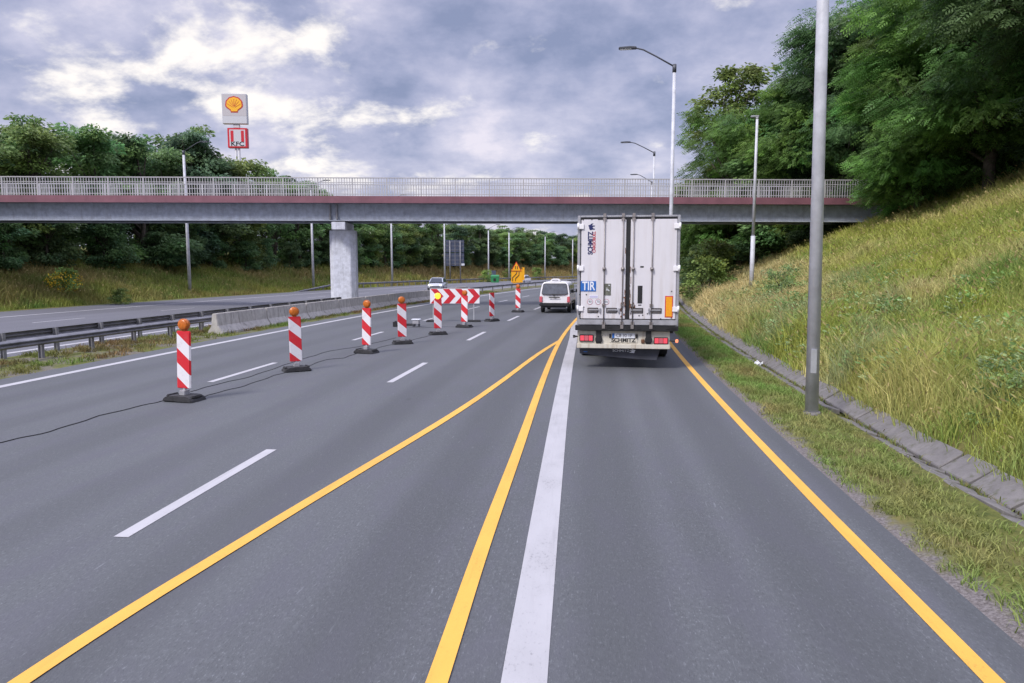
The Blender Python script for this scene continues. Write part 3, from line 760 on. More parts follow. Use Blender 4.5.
b = B(); b.box((U(624.2), 0.06, Z(336.5)), (0.57, 0.014, 0.125)); npl = b.build('number_plate', 'plate', lorry, 0.004)
b = B(); b.box((U(624.2) - 0.255, 0.051, Z(336.5)), (0.055, 0.004, 0.118)); b.build('country_band', 'tirblue', npl)
text('lettering', 'CB 30 1P', 0.115, 'blacktext', npl, (U(624.8), 0.0515, Z(336.4)), depth=0.001, sx=0.92)
for x in (611, 637.2):
    b = B(); b.box((U(x), 0.055, Z(336.7)), (0.05, 0.05, 0.10)); b.build('plate_lamp', 'black', lorry, 0.01)
b = B(); b.box((U(624.3), 0.066, Z(341.1)), (0.70, 0.012, 0.115)); bp = b.build('maker_panel', 'cream', lorry)
text('lettering', 'SCHMITZ', 0.142, 'blacktext', bp, (U(624.2), 0.059, Z(341.1)), depth=0.001, sx=1.02, bold=0.005)
b = B(); b.box((U(643.3), 0.05, Z(341.8)), (0.085, 0.03, 0.10)); b.build('socket', 'rust', lorry, 0.008)
b = B(); b.cyl((U(668.5), 0.1, Z(341.2)), (U(676), 0.02, Z(341.2)), 0.018, n=8); ml = b.build('side_marker', 'rubber', lorry)
b = B(); b.box((U(676.2), 0.0, Z(340.9)), (0.07, 0.05, 0.085)); b.build('lens', mat('lit_marker', (0.8, 0.2, 0.1), 0.3, emit=(1, .3, .15), estr=0.8), ml, 0.012)
b = B(); b.cyl((U(578.5), 0.1, Z(337.8)), (U(575.3), 0.03, Z(337.5)), 0.02, n=8); b.box((U(575.2), 0.02, Z(337.5)), (.06, .05, .07)); b.build('side_marker', 'rubber', lorry)
# spray flap hanging at a slight slant, with a printed maker line
b = B(); b.prism([(U(580.2), Z(349.6)), (U(661), Z(349.6)), (U(657.5), Z(361.2)), (U(632), Z(360.0)), (U(600), Z(357.4)), (U(580.8), Z(355.6))], 'y', 0.20, 0.225); fl = b.build('spray_flap', 'flap', lorry)
text('lettering', 'SCHMITZ', 0.085, 'plate', fl, (U(622), 0.197, Z(352.2)), depth=0.001, sx=1.2)
b = B(); b.prism([(U(633) + p[1] * .9, Z(352.6) + p[0] * .5) for p in el], 'y', 0.195, 0.199); b.build('emblem', 'plate', fl)
b = B(); b.box((U(586.5), 0.197, Z(353.7)), (.10, .003, .022)); b.build('print', 'tirblue', fl)
# running gear
b = B()
for s in (-0.5, 0.5): b.box((s, 6.5, 0.98), (0.14, 12.4, 0.30))
for y_ in (3.0, 4.3, 5.6): b.cyl((-1.0, y_, 0.51), (1.0, y_, 0.51), 0.07, n=12)
b.build('chassis', 'black', lorry)
for y_ in (3.0, 4.3, 5.6):
    for s in (-1, 1): wheel(lorry, (s * 1.05, y_, 0.515), 0.515, 0.385, s)
b = B()
for s in (-1, 1): b.box((s * 1.2, 8.0, 0.75), (0.04, 4.6, 0.5))
b.build('side_guard', 'alu', lorry)
b = B(); b.prism([(13.9, 1.0), (16.05, 0.45), (16.15, 1.6), (15.85, 3.1), (15.4, 3.75), (14.1, 3.85), (13.9, 3.4)], 'x', -1.22, 1.22); cabm = b.build('cab', 'tarp', lorry, 0.05)
b = B(); b.prism([(16.17, 1.75), (15.9, 2.9), (15.88, 2.9), (16.14, 1.75)], 'x', -1.05, 1.05); b.build('windscreen', 'glass', cabm)
for s in (-1, 1):
    b = B(); b.box((s * 1.24, 15.3, 2.25), (0.02, 0.9, 0.75)); b.build('side_window', 'glass', cabm)
b = B(); b.box((0, 13.2, 0.75), (0.9, 5.2, 0.25)); b.build('tractor_chassis', 'black', lorry)
for y_ in (11.6, 15.2):
    for s in (-1, 1): wheel(lorry, (s * 1.05, y_, 0.5), 0.5, 0.33, s)

# ------------------------------------------------------------------ white passenger van
VD = 39.3; vp = at_ground(554.6, 313.2)
van = thing('white_van', 'boxy white passenger van with black bumper driving left of the lorry', 'van', (vp.x, vp.y, vp.z), -R(4.6))
def body_ring(y, top, sc_=1.0, low=0.36, belt=1.02, half=0.86, slope=0.0):
    pts = [(0.80, low), (0.86, low + .16), (0.87, belt - .12), (0.855, belt), (0.78, top - .17), (0.70, top - .05), (0.55, top), (0.25, top + .015)]
    pts = [(x * half / 0.87 * sc_, z) for x, z in pts]
    full = pts + [(-x, z) for x, z in reversed(pts)]
    return [Vector((x, y + slope * max(0, (z - belt)) / max(0.01, top - belt), z)) for x, z in full]
T = 1.76
b = B()
b.loft([body_ring(0.03, T - .05, .96, .42, slope=.16), body_ring(0.0, T - .03, .985, .40, slope=.15), body_ring(0.10, T, 1.0, slope=.14), body_ring(1.2, T), body_ring(2.9, T), body_ring(3.45, T - .03, slope=-.45), body_ring(3.9, 1.28, 1, .36, 1.0, slope=-.35), body_ring(4.45, 1.02, .97, .36, .9), body_ring(4.68, .82, .93, .36, .7)])
vb = b.build('body', 'white', van)
sub = vb.modifiers.new('smooth', 'SUBSURF'); sub.levels = 1; sub.render_levels = 1
def rounded(w2, z0, z1, r, top_w=None, n=5):
    tw = top_w if top_w else w2; c = [(w2 - r, z0 + r, -90, w2), (tw - r, z1 - r, 0, tw), (-tw + r, z1 - r, 90, tw), (-w2 + r, z0 + r, 180, w2)]
    out_ = []
    for cx_, cz_, a0, _ in c:
        for k in range(n + 1):
            a = R(a0 + 90 * k / n); out_.append((cx_ + r * math.cos(a), cz_ + r * math.sin(a)))
    return out_
def rear_sheet(name, outline, y_of, th, m, parent):
    b = B(); A = [b.bm.verts.new((x, y_of(z), z)) for x, z in outline]; C_ = [b.bm.verts.new((x, y_of(z) + th, z)) for x, z in outline]
    b.bm.faces.new(A); b.bm.faces.new(C_[::-1]); n = len(A)
    for i in range(n): b.bm.faces.new((A[i], C_[i], C_[(i + 1) % n], A[(i + 1) % n]))
    return b.build(name, m, parent)
yo = lambda z: -0.02 + 0.155 * max(0, (z - 1.02)) / (T - 1.02)
rear_sheet('window_seal', rounded(.735, 1.045, 1.655, .09, .665), lambda z: yo(z) + .004, .05, 'black', vb)
rear_sheet('rear_window', rounded(.70, 1.08, 1.62, .07, .635), yo, .02, 'van_glass', vb)
b = B(); b.box((.16, .18, 1.30), (.26, .05, .24)); b.build('headrest', 'grey_box', van, .03)
for s in (-1, 1):
    b = B(); b.box((s * .775, -0.005, 0.77), (.16, .07, .33)); b.build('tail_light', 'tail' if False else 'taildim', van, .02)
    for y0, y1 in ((0.35, 1.30), (1.42, 2.45), (2.6, 3.35)):
        b = B(); b.prism([(y0, 1.08), (y1, 1.08), (y1 - (0.35 if y0 > 2.5 else 0.03), 1.56), (y0 + .03, 1.56)], 'x', 0, s * .012)
        for v in b.bm.verts: v.co.x += s * (0.845 - (v.co.z - 1.02) * 0.115 + 0.006)
        b.build('side_window', 'glass', vb)
    b = B(); b.box((s * 1.0, 3.28, 1.16), (.19, .10, .19)); b.box((s * .88, 3.3, 1.10), (.12, .05, .05)); b.build('mirror', 'black', van, .03)
    for y_ in (0.78, 3.72): wheel(van, (s * .755, y_, .305), .305, .19, s)
    b = B(); b.box((s * .878, 2.2, .60), (.014, 2.2, .07)); b.build('rub_strip', 'black', van)
b = B(); b.box((0, -.04, .475), (1.72, .20, .20)); b.build('bumper', 'black', van, .05)
b = B(); b.box((0, .0, .35), (1.3, .1, .08)); b.build('underbody', 'black', van)
b = B(); b.box((-.02, -.022, .885), (.62, .03, .055)); b.build('tailgate_handle', 'black', van, .01)
b = B(); b.cyl((-.02, -.018, .98), (-.02, -.035, .98), .055, n=18); b.build('badge', 'lamp_dark', van)
b = B(); b.prism([(-.30, T + .0), (-.27, T + .10), (-.14, T + .165), (.14, T + .165), (.27, T + .10), (.30, T + .0)], 'y', .35, .75); b.build('roof_light', 'white', van, .03)
b = B(); b.box((-.02, .345, T + .075), (.34, .012, .05)); b.build('roof_light_panel', 'grey_box', van)

# ------------------------------------------------------------------ cars on the opposite carriageway (heading towards the camera)
def car(name, label, loc, rz, paint, lit=True):
    """local +y is the front"""
    t = thing(name, label, 'car', loc, rz)
    def ring(y, lo, top, hw):
        p = [(hw * .86, lo), (hw, lo + .15), (hw, (lo + top) / 2), (hw * .96, top - .07), (hw * .8, top), (hw * .3, top + .02)]
        return [Vector((x, y, z)) for x, z in p + [(-x, z) for x, z in reversed(p)]]
    b = B(); b.loft([ring(-2.1, .36, .78, .78), ring(-1.95, .24, .92, .86), ring(-1.0, .2, .95, .9), ring(.6, .2, .93, .9), ring(1.5, .2, .82, .87), ring(2.0, .24, .70, .80), ring(2.12, .32, .58, .70)])
    bd = b.build('body', paint, t)
    def cab_ring(y0, y1, z, hw): return [Vector((hw, y0, z)), Vector((hw, y1, z)), Vector((-hw, y1, z)), Vector((-hw, y0, z))]
    b = B(); b.loft([cab_ring(-1.9, 1.25, .90, .80), cab_ring(-1.55, .72, 1.25, .70), cab_ring(-1.25, .32, 1.44, .60)], smooth=False)
    b.build('cabin', paint, bd, .06)
    b = B(); b.prism([(-.70, 0), (.70, 0), (.56, .52), (-.56, .52)], 'y', 0, .02)
    for v in b.bm.verts: v.co.y += 1.22 - v.co.z * 1.45; v.co.z = .94 + v.co.z * .88
    b.build('windscreen', 'glass', bd)
    b = B(); b.prism([(-.64, 0), (.64, 0), (.54, .42), (-.54, .42)], 'y', 0, -.02)
    for v in b.bm.verts: v.co.y += -1.92 + v.co.z * 1.0; v.co.z = .97 + v.co.z * .95
    b.build('rear_window', 'glass', bd)
    for s in (-1, 1):
        b = B(); b.prism([(-1.62, .96), (.98, .96), (.42, 1.34), (-1.3, 1.34)], 'x', 0, s * .015)
        for v in b.bm.verts: v.co.x += s * (.80 - (v.co.z - .90) * .30 + .004)
        b.build('side_window', 'glass', bd)
        b = B(); b.box((s * .60, 2.03, .64), (.30, .12, .13)); b.build('headlight', 'headlamp' if lit else 'plate', t, .03)
        b = B(); b.box((s * .95, .75, .98), (.17, .10, .12)); b.build('mirror', 'black', t, .03)
        for y_ in (-1.3, 1.32): wheel(t, (s * .78, y_, .31), .31, .2, s)
    b = B(); b.box((0, 2.10, .46), (1.15, .07, .16)); b.build('grille', 'black', t, .02)
    b = B(); b.box((0, 2.03, .29), (1.5, .12, .10)); b.build('bumper', 'black', t, .02)
    return t
c1 = at_ground(437.5, 290.5); car('silver_car', 'silver car with lit headlights approaching behind the red chevron board', c1, math.pi + R(3), 'silver')
c1 = at_ground(522, 284); car('white_car', 'small white car far away beside the yellow road works sign', (c1.x, c1.y, c1.z), math.pi - R(16), 'white', False)

# ------------------------------------------------------------------ traffic beacons
def make_beacon(lamp):
    t = thing('traffic_beacon', '', 'beacon', (0, 0, 0))
    b = B(); b.prism([(-.335, 0), (.335, 0), (.30, .075), (.19, .115), (-.19, .115), (-.30, .075)], 'y', -.23, .23)
    b.box((-.27, 0, .10), (.07, .30, .05)); b.box((.27, 0, .10), (.07, .30, .05)); base = b.build('base', 'rubber', t, .018)
    b = B(); b.box((0, 0, .16), (.13, .16, .10)); b.build('socket', 'grey_box', base, .01)
    B().box((0, 0.01, .24), (.05, .05, .30)).build('stem', 'steel', t, .004)
    b = B(); b.box((0, 0, .80), (.30, .055, 1.12)); b.build('striped_panel', 'stripes', t, .015)
    if lamp:
        b = B(); b.box((0, .02, 1.385), (.10, .09, .06)); b.cyl((0, .055, 1.48), (0, -.035, 1.48), .115, .115, 28); lm = b.build('lamp', 'amber', t, .012)
        b = B()
        for sg in (-1, 1):
            rings = []
            for k in range(5):
                a = k / 4 * math.pi / 2 * 0.92; rad = .098 * math.cos(a); yy = (-.036 - .022 * math.sin(a)) if sg < 0 else (.056 + .022 * math.sin(a))
                rings.append([Vector((rad * math.cos(2 * math.pi * j / 24), yy, 1.48 + rad * math.sin(2 * math.pi * j / 24))) for j in range(24)])
            b.loft(rings)
        b.build('lens', 'amber', lm)
    return t
pb_ = [  # pixel of the base, label
    (184.5, 397.5, 'nearest striped beacon with unlit amber lamp, standing on the left lane'),
    (296.5, 368.5, 'second nearest striped beacon with unlit amber lamp, alone in front of the concrete barrier'),
    (366.5, 351.0, 'striped beacon with amber lamp and stained base, third nearest in the row'),
    (402.5, 342.0, 'striped beacon with amber lamp beside the small black box and grey device'),
    (438.0, 333.0, 'striped beacon with brightly lit yellow lamp in front of the chevron board'),
    (464.3, 326.0, 'striped beacon with unlit amber lamp in front of the right part of the chevron board'),
    (492.0, 320.0, 'striped beacon without a lamp, just right of the chevron board'),
    (518.0, 311.2, 'farthest striped beacon with amber lamp, near the white van'),
]
proto_l = make_beacon(True); proto_n = make_beacon(False); beacons = []
for i, (px, py, lab) in enumerate(pb_):
    src = proto_n if i == 6 else proto_l
    o = src if (i == 6 or i == 0) else copy_tree(src)
    p = at_ground(px, py, 0.06); o.location = (p.x, p.y, float(zr(p.y)))
    o.rotation_euler = (R(random.uniform(-1, 1)), R([1.6, -.3, 1.5, -.5, .5, .8, -.6, .4][i]), R([-14, 30, -20, 22, 25, -24, 44, -26][i]) + YAW)
    tag(o, lab, 'beacon', 'striped traffic beacons closing the left lane'); beacons.append(o)
for ch in children(beacons[4]):
    if ch.name.startswith('lamp'):
        for c_ in children(ch):
            c_.data = c_.data.copy(); c_.data.materials[0] = MT['amber_lit']
        ch.data = ch.data.copy(); ch.data.materials[0] = MT['amber_lit']
        ch['label'] = 'lit yellow lamp'

# ------------------------------------------------------------------ chevron board, battery box, device, cables
p = at_dist(455, 320.5, 33.6); cb = thing('chevron_board', 'wide red and white chevron board pointing right behind the beacons', 'sign', (p.x, p.y, float(zr(p.y))), YAW)
def cl(px): return (px - 455) * 33.6 / 720
zc0, zc1 = EYE + (266 - 303.3) * 33.6 / 720, EYE + (266 - 288.3) * 33.6 / 720
wdt = 50 * 33.6 / 720
B().box((0, 0, (zc0 + zc1) / 2), (wdt, .03, zc1 - zc0)).build('board', 'signwhite', cb, .008)
h_ = zc1 - zc0 - .02; zm = (zc0 + zc1) / 2
b = B()
for k in range(4):
    x0 = -wdt / 2 + 0.03 + k * wdt / 4.05; a_ = .30; tip = .36
    b.prism([(x0, zm + h_ / 2), (x0 + a_, zm + h_ / 2), (x0 + a_ + tip - .06, zm), (x0 + a_, zm - h_ / 2), (x0, zm - h_ / 2), (x0 + tip - .06, zm)], 'y', -.0165, -.020)
b.build('chevron', 'signred', cb)
for x in (cl(433), cl(474)):
    B().box((x, .045, zc1 / 2 + .02), (.05, .05, zc1 - .06)).build('leg', 'steel', cb)
    b = B(); b.prism([(x - .34, 0), (x + .34, 0), (x + .30, .09), (x - .30, .09)], 'y', -.18, .22); b.build('foot', 'rubber', cb, .015)
p = at_ground(395.8, 326.6); b = B(); b.box((0, 0, .105), (.20, .26, .21)); b.box((0, 0, .225), (.12, .05, .03)); o = b.build('battery_box', 'black', None, .02); o.location = p
tag(o, 'small black battery box on the asphalt behind the beacons', 'battery')
p = at_ground(416.3, 326.6); t = thing('signal_unit', 'small grey signal unit on feet lying on the lane behind the beacons', 'device', p)
b = B(); b.box((0, 0, .20), (.30, .26, .18)); b.build('housing', 'grey_box', t, .025)
b = B(); b.box((0, 0, .31), (.38, .30, .05)); b.build('lid', 'plate', t, .015)
for x in (-.12, .12): B().box((x, 0, .06), (.06, .22, .12)).build('foot', 'lamp_dark', t, .01)
p = at_ground(409.5, 325.6); b = B(); b.prism([(-.28, 0), (.28, 0), (.22, .09), (-.22, .09)], 'y', -.15, .15); o = b.build('rubber_foot', 'rubber', None, .015); o.location = p
tag(o, 'flat black rubber foot lying between the battery box and the grey unit', 'rubber foot')
def cable(pix, r, label):
    pts = [at_ground(px, py) + Vector((0, 0, r + .002)) for px, py in pix]; o_ = []
    for i in range(len(pts) - 1):
        a, c = pts[max(i - 1, 0)], pts[min(i + 2, len(pts) - 1)]
        for k in range(6):
            t = k / 6; p0, p1 = pts[i], pts[i + 1]
            q = p0.lerp(p1, t) + Vector((math.sin((i * 6 + k) * 1.3), math.cos((i * 6 + k) * .9), 0)) * 0.02; q.z = float(zr(q.y)) + r + .002; o_.append(q)
    o = B().tube(o_ + [pts[-1]], r, 6).build('cable', 'black', None); tag(o, label, 'cable')
cable([(-60, 455), (0, 443), (50, 432), (100, 416), (150, 404), (170, 400)], .007, 'black cable running from the left edge of the carriageway to the nearest beacon')
cable([(200, 398), (215, 393.5), (245, 386), (275, 375.5), (290, 371.5)], .006, 'black cable between the two nearest beacons')
cable([(190, 392), (215, 385), (250, 377), (285, 365), (310, 357), (330, 351), (358, 347), (396, 338)], .006, 'thin upper black cable looping past the second beacon towards the barrier')
cable([(306, 367), (325, 360), (345, 358), (360, 352)], .006, 'black cable from the second beacon to the third beacon')
cable([(372, 350), (385, 346), (398, 344)], .006, 'short black cable between the third and fourth beacons')
cable([(408, 341), (425, 337), (434, 334.5)], .006, 'short black cable running to the beacon with the lit lamp')
cable([(400, 326.5), (420, 328), (440, 327), (462, 327)], .006, 'black cable leading from the battery box along the chevron board')

# ------------------------------------------------------------------ street lamps
def lamp(loc, rz, height, label, arm=2.0, rad=(.11, .07), two=True, group=None, rise=0.85, door=False):
    """arm points along local -x"""
    t = thing('street_lamp', label, 'street lamp', loc, rz, group)
    B().cyl((0, 0, -.4), (0, 0, height), rad[0], rad[1], 20).build('pole', 'pole', t)
    if door:
        B().box((-.02, -rad[0] * .93, .95), (.10, .03, .42)).build('service_door', 'steel', t, .006)
        B().cyl((0, 0, -.05), (0, 0, .05), rad[0] + .05, rad[0] + .03, 20).build('collar', 'slab', t)
    B().cyl((0, 0, height - .02), (0, 0, height + .32), rad[1] + .018, rad[1] + .018, 12).build('sleeve', 'lamp_dark', t)
    B().tube([(0, 0, height + .22), (-arm * .45, 0, height + .22 + rise * .55), (-arm * .78, 0, height + .22 + rise * .92), (-arm * .92, 0, height + .22 + rise), (-arm * 1.0, 0, height + .22 + rise * 1.02)], .035, 8).build('arm', 'lamp_dark', t)
    b = B(); z = height + .22 + rise * 1.02
    b.prism([(-arm - .72, z + .02), (-arm - .70, z + .055), (-arm - .2, z + .075), (-arm + .08, z + .05), (-arm + .08, z - .03), (-arm - .70, z - .02)], 'y', -.13, .13); hd = b.build('lamp_head', 'lamp_dark', t, .02)
    B().box((-arm - .40, 0, z - .034), (.5, .2, .012)).build('lens', 'plate', hd)
    return t
LG = 'street lamps along the right side'
lamp_p = at_ground(811.5, 414); nl = lamp(tuple(lamp_p), 0, 12.2, 'nearest and thickest lamp pole, standing on the verge beside the drain', 1.9, (.112, .085), group=LG, door=True)
nl.rotation_euler = (0, R(-0.9), 0)
for px, topy, d, lab, am in ((674.5, 66, 33.5, 'tallest street lamp with its arm in view, rising above the lorry', 1.75), (654.3, 152.5, 58.0, 'smaller street lamp beyond the footbridge, just left of the tall one', 1.9), (651.8, 182, 80.0, 'street lamp barely rising above the footbridge railing, right of the lorry top', 1.6)):
    p = at_dist(px, topy, d); z0 = float(terrain(p.x - float(xc(d)), d)); lamp((p.x, d, z0), heading(d), p.z - z0 - .25, lab, am, (.10, .07), group=LG)
p = at_dist(751.5, 283, 40.0); gz = float(terrain(p.x - float(xc(40)), 40)); ptop = at_dist(752.5, 117, 40.0)
t = thing('slim_lamp', 'slim stepped lamp post with a small cap standing on the bank right of the lorry', 'street lamp', (p.x, 40, gz))
zj = at_dist(754, 236, 40).z - gz
B().cyl((0, 0, -.3), (0, 0, zj), .125, .115, 14).build('base_tube', 'pole', t)
B().cyl((0, 0, zj), (0, 0, ptop.z - gz), .085, .065, 14).build('pole', 'pole', t)
b = B(); b.box((-.12, 0, ptop.z - gz + .03), (.42, .16, .08)); b.cyl((0, 0, ptop.z - gz - .1), (0, 0, ptop.z - gz + .0), .085, n=12); b.build('lamp_head', 'steel', t, .02)
LG2 = 'street lamps along the far carriageway'
for i, (px, d, top) in enumerate(((189.0, 60.0, 152), (313.0, 80.0, 188), (392.0, 100.0, None), (444.7, 118.5, None), (488.5, 138.0, None), (509, 147.5, None), (545, 168.0, None), (572.5, 186.0, None))):
    q = at_dist(px, 270, d); off = q.x - float(xc(d)); z0 = float(terrain(off, d))
    hh = (at_dist(px, top, d).z - z0) if top else (11.6 if px < 480 else 9.6) - z0
    lab = ['street lamp behind the footbridge at the left, arm rising beside the fuel sign', 'street lamp whose arm shows through the railing left of the bridge pier', 'thin lamp pole right of the bridge pier behind the girder', 'thin lamp pole left of the grey sign back', 'thin lamp pole left of the green container', 'thin lamp pole just left of the yellow road works sign', 'thin lamp pole on the far dry bank above the white van', 'farthest thin lamp pole beside the left edge of the lorry'][i]
    lamp((q.x, d, z0 - .2), math.pi + heading(d), hh, lab, 1.7, (.15, .10), group=LG2, rise=.75)

# ------------------------------------------------------------------ pylon with fuel and restaurant signs
PD = 120.0; p = at_dist(241.5, 250, PD); po = (p.x, PD, float(terrain(p.x - float(xc(PD)), PD)) - .3)
py_ = thing('sign_pylon', 'tall sign pylon with yellow shell emblem above a red restaurant sign', 'sign', po, YAW + R(3))
m_ = PD / 720.0
def pz(y): return at_dist(237.5, y, PD).z - po[2]
for x in (-.25, .25): B().cyl((x, 0, 0), (x, 0, pz(100)), .22, .18, 14).build('pole', 'pylonwhite', py_)
W1 = 24.6 * m_; z0, z1 = pz(124.2), pz(94.2)
fs = B().box((-.15, 0, (z0 + z1) / 2), (W1, .9, z1 - z0)).build('fuel_sign', 'pylonwhite', py_, .06)
B().box((-.15, -.458, z1 - (z1 - z0) * .38), (W1 * .94, .012, (z1 - z0) * .72)).build('face_panel', mat('sign_panel_grey', (.50, .47, .50), .5), fs)
cx_, cz_, rs = -.15, z1 - (z1 - z0) * .36, W1 * .345
def shell_outline(k, dz=0.0):
    pts = []
    for i in range(57):
        a = R(205 - 230 * i / 56); sc_ = rs * k * (1 + .045 * abs(math.sin((i / 56) * math.pi * 7)))
        pts.append((cx_ + sc_ * math.cos(a) * 1.0, cz_ + dz + sc_ * math.sin(a) * .92))
    pts += [(cx_ + rs * .46 * k, cz_ - rs * .70 * k + dz), (cx_ + rs * .40 * k, cz_ - rs * .93 * k + dz), (cx_ - rs * .40 * k, cz_ - rs * .93 * k + dz), (cx_ - rs * .46 * k, cz_ - rs * .70 * k + dz)]
    return pts
B().prism(shell_outline(1.0), 'y', -.47, -.49).build('emblem', 'shellred', fs)
B().prism(shell_outline(.86), 'y', -.50, -.52).build('emblem', 'shellyellow', fs)
b = B()
for k in range(7):
    a = R(30 + 20 * k); b.box((cx_ + math.cos(a) * rs * .50, -.53, cz_ - rs * .50 + math.sin(a) * rs * .72), (rs * .80, .012, rs * .04), (0, -a, 0))
b.build('emblem_rib', 'shellred', fs)
W2 = 19.5 * m_; z0, z1 = pz(148.2), pz(128.4)
rsn = B().box((.18, 0, (z0 + z1) / 2), (W2, .9, z1 - z0)).build('restaurant_sign', 'signred', py_, .05)
B().box((.18, -.458, (z0 + z1) / 2), (W2 * .80, .012, (z1 - z0) * .84)).build('face_panel', 'pylonwhite', rsn)
zz = (z0 + z1) / 2 + (z1 - z0) * .08
for x in (-.265, .265): B().box((.18 + x * W2, -.470, zz + .02), (W2 * .15, .012, (z1 - z0) * .56)).build('stripe', 'signred', rsn)
text('lettering', 'KFC', (z1 - z0) * .30, 'blacktext', rsn, (.18, -.475, z0 + (z1 - z0) * .19), depth=.005, sx=1.25, bold=.02)
B().box((.0, 0, pz(126.3)), (1.0, .5, .5)).build('joint', 'pylonwhite', py_)

# ------------------------------------------------------------------ far signs and small things
D = 122.0; p = at_dist(455, 260, D); oz = float(terrain(p.x - float(xc(D)), D)); m_ = D / 720
gs = thing('direction_sign', 'grey back of a large direction sign on two posts beyond the bridge pier', 'sign', (p.x, D, oz), YAW + R(12))
for y0, y1 in ((240, 252.4), (253.2, 266)):
    za, zb = at_dist(455, y1, D).z - oz, at_dist(455, y0, D).z - oz
    B().box((0, 0, (za + zb) / 2), (18.5 * m_, .10, zb - za)).build('sign_panel', 'signback', gs, .02)
b = B()
for x in (-5.5, 0, 5.5): b.box((x * m_, -.10, at_dist(455, 253, D).z - oz), (.10, .07, 25.5 * m_))
for y in (242, 246, 250, 256, 260, 264): b.box((0, -.07, at_dist(455, y, D).z - oz), (18 * m_, .05, .07))
b.build('rear_frame', 'post', gs)
for x in (5.2, -5.2): B().cyl((x * m_, -.16, -.4), (x * m_, -.16, at_dist(455, 241, D).z - oz), .10, n=12).build('post', 'post', gs)
B().box((7.8 * m_, -.25, at_dist(455, 264.5, D).z - oz), (3.2 * m_, .1, .35)).build('marker_plate', 'plate', gs)
D = 92.0; p = at_dist(517, 275, D); oz = float(zr(D)); m_ = D / 720
wsn = thing('roadworks_sign', 'yellow temporary road works sign with warning triangle above a lane diagram beyond the chevron board', 'sign', (p.x, D, oz), YAW)
def wz(y): return at_dist(517, y, D).z - oz
def wx(x): return (x - 517) * m_
B().box((0, 0, (wz(282.5) + wz(269.6)) / 2), (wx(522.5) - wx(511), .05, wz(269.6) - wz(282.5))).build('lane_board', 'signyellow', wsn, .02)
b = B()
for pts in ([(512.6, 281), (512.6, 277.5), (516.5, 273.5), (516.5, 271)], [(515.5, 281), (515.5, 278.5), (519, 275), (519, 271)]):
    b.tube([(wx(x), -.04, wz(y)) for x, y in pts], .045, 6)
b.build('lane_line', 'blacktext', wsn)
B().prism([(wx(511.0), wz(271.2)), (wx(521.6), wz(271.2)), (wx(516.3), wz(261.5))], 'y', -.08, -.04).build('warning_triangle', 'signred', wsn)
B().prism([(wx(511.9), wz(270.7)), (wx(520.7), wz(270.7)), (wx(516.3), wz(262.7))], 'y', -.10, -.085).build('triangle_face', 'signyellow', wsn)
b = B()
for x in (515.4, 517.3): b.box((wx(x), -.108, wz(267.6)), (.09, .01, .42))
b.build('road_narrows_symbol', 'blacktext', wsn)
B().box((wx(516.5), -.01, wz(284)), (wx(520) - wx(512.5), .04, .34)).build('extra_plate', 'signyellow', wsn)
for x in (512.5, 521.5): B().cyl((wx(x), .06, -.2), (wx(x), .06, wz(270)), .035, n=8).build('post', 'steel', wsn)
p = at_dist(523.2, 278, 98.0); B2 = thing('lane_sign', 'narrow yellow lane board standing behind the road works sign', 'sign', (p.x, 98, float(zr(98))), YAW)
B().box((0, 0, 1.75), (.36, .05, 1.7)).build('board', 'signyellow', B2, .02); B().cyl((0, .06, -.2), (0, .06, 1.6), .04, n=8).build('post', 'steel', B2)
B().box((-.1, -.03, 1.75), (.06, .012, 1.6)).build('lane_line', 'blacktext', B2)
D = 128.0; p = at_dist(495, 280, D); t = thing('grit_container', 'green container with a lid at the foot of the far embankment', 'container', (p.x, D, float(terrain(p.x - float(xc(D)), D)) ), YAW)
B().box((0, 0, .55), (1.35, 1.1, 1.1), taper=1.12).build('bin', 'green', t, .04)
b = B(); b.prism([(-.80, 1.1), (.80, 1.1), (.66, 1.38), (-.66, 1.38)], 'y', -.66, .66); b.build('lid', mat('container_lid', (.10, .42, .20), .5), t, .03)
B().box((-.05, -.60, .55), (.42, .05, .5)).build('hatch', 'black', t)
p = at_dist(493.5, 273.5, 134); o = B().box((0, 0, 0), (.9, .06, 1.1)).build('post_panel', 'signback', None); 
o.name = 'small_sign'; o.location = p; tag(o, 'small grey sign plate just above the green container', 'sign')
B().cyl((0, .05, -2.6), (0, .05, .4), .04, n=8).build('post', 'steel', o)
p = at_ground(151.5, 297.2); t = thing('delineator_post', 'white delineator post leaning at the far road edge left of the lamp pole', 'delineator', p, YAW)
t.rotation_euler = (0, R(-7), YAW)
B().prism([(-.11, 0), (.11, 0), (.10, .92), (-.08, 1.02)], 'y', -.05, .05).build('post', 'signwhite', t, .01)
B().box((.0, -.003, .80), (.185, .112, .16)).build('band', 'redborder', t)
p = on_land(4.55, 19.8); b = B(); rr = random.Random(2)
for k in range(6): b.box((rr.uniform(-.12, .12), rr.uniform(-.1, .1), .05 + rr.uniform(0, .07)), (.12, .10, .015), (rr.uniform(-1, 1), rr.uniform(-1, 1), rr.uniform(0, 3)))
o = b.build('litter', 'paper', None); o.location = p; tag(o, 'crumpled white litter lying in the drainage channel', 'litter')
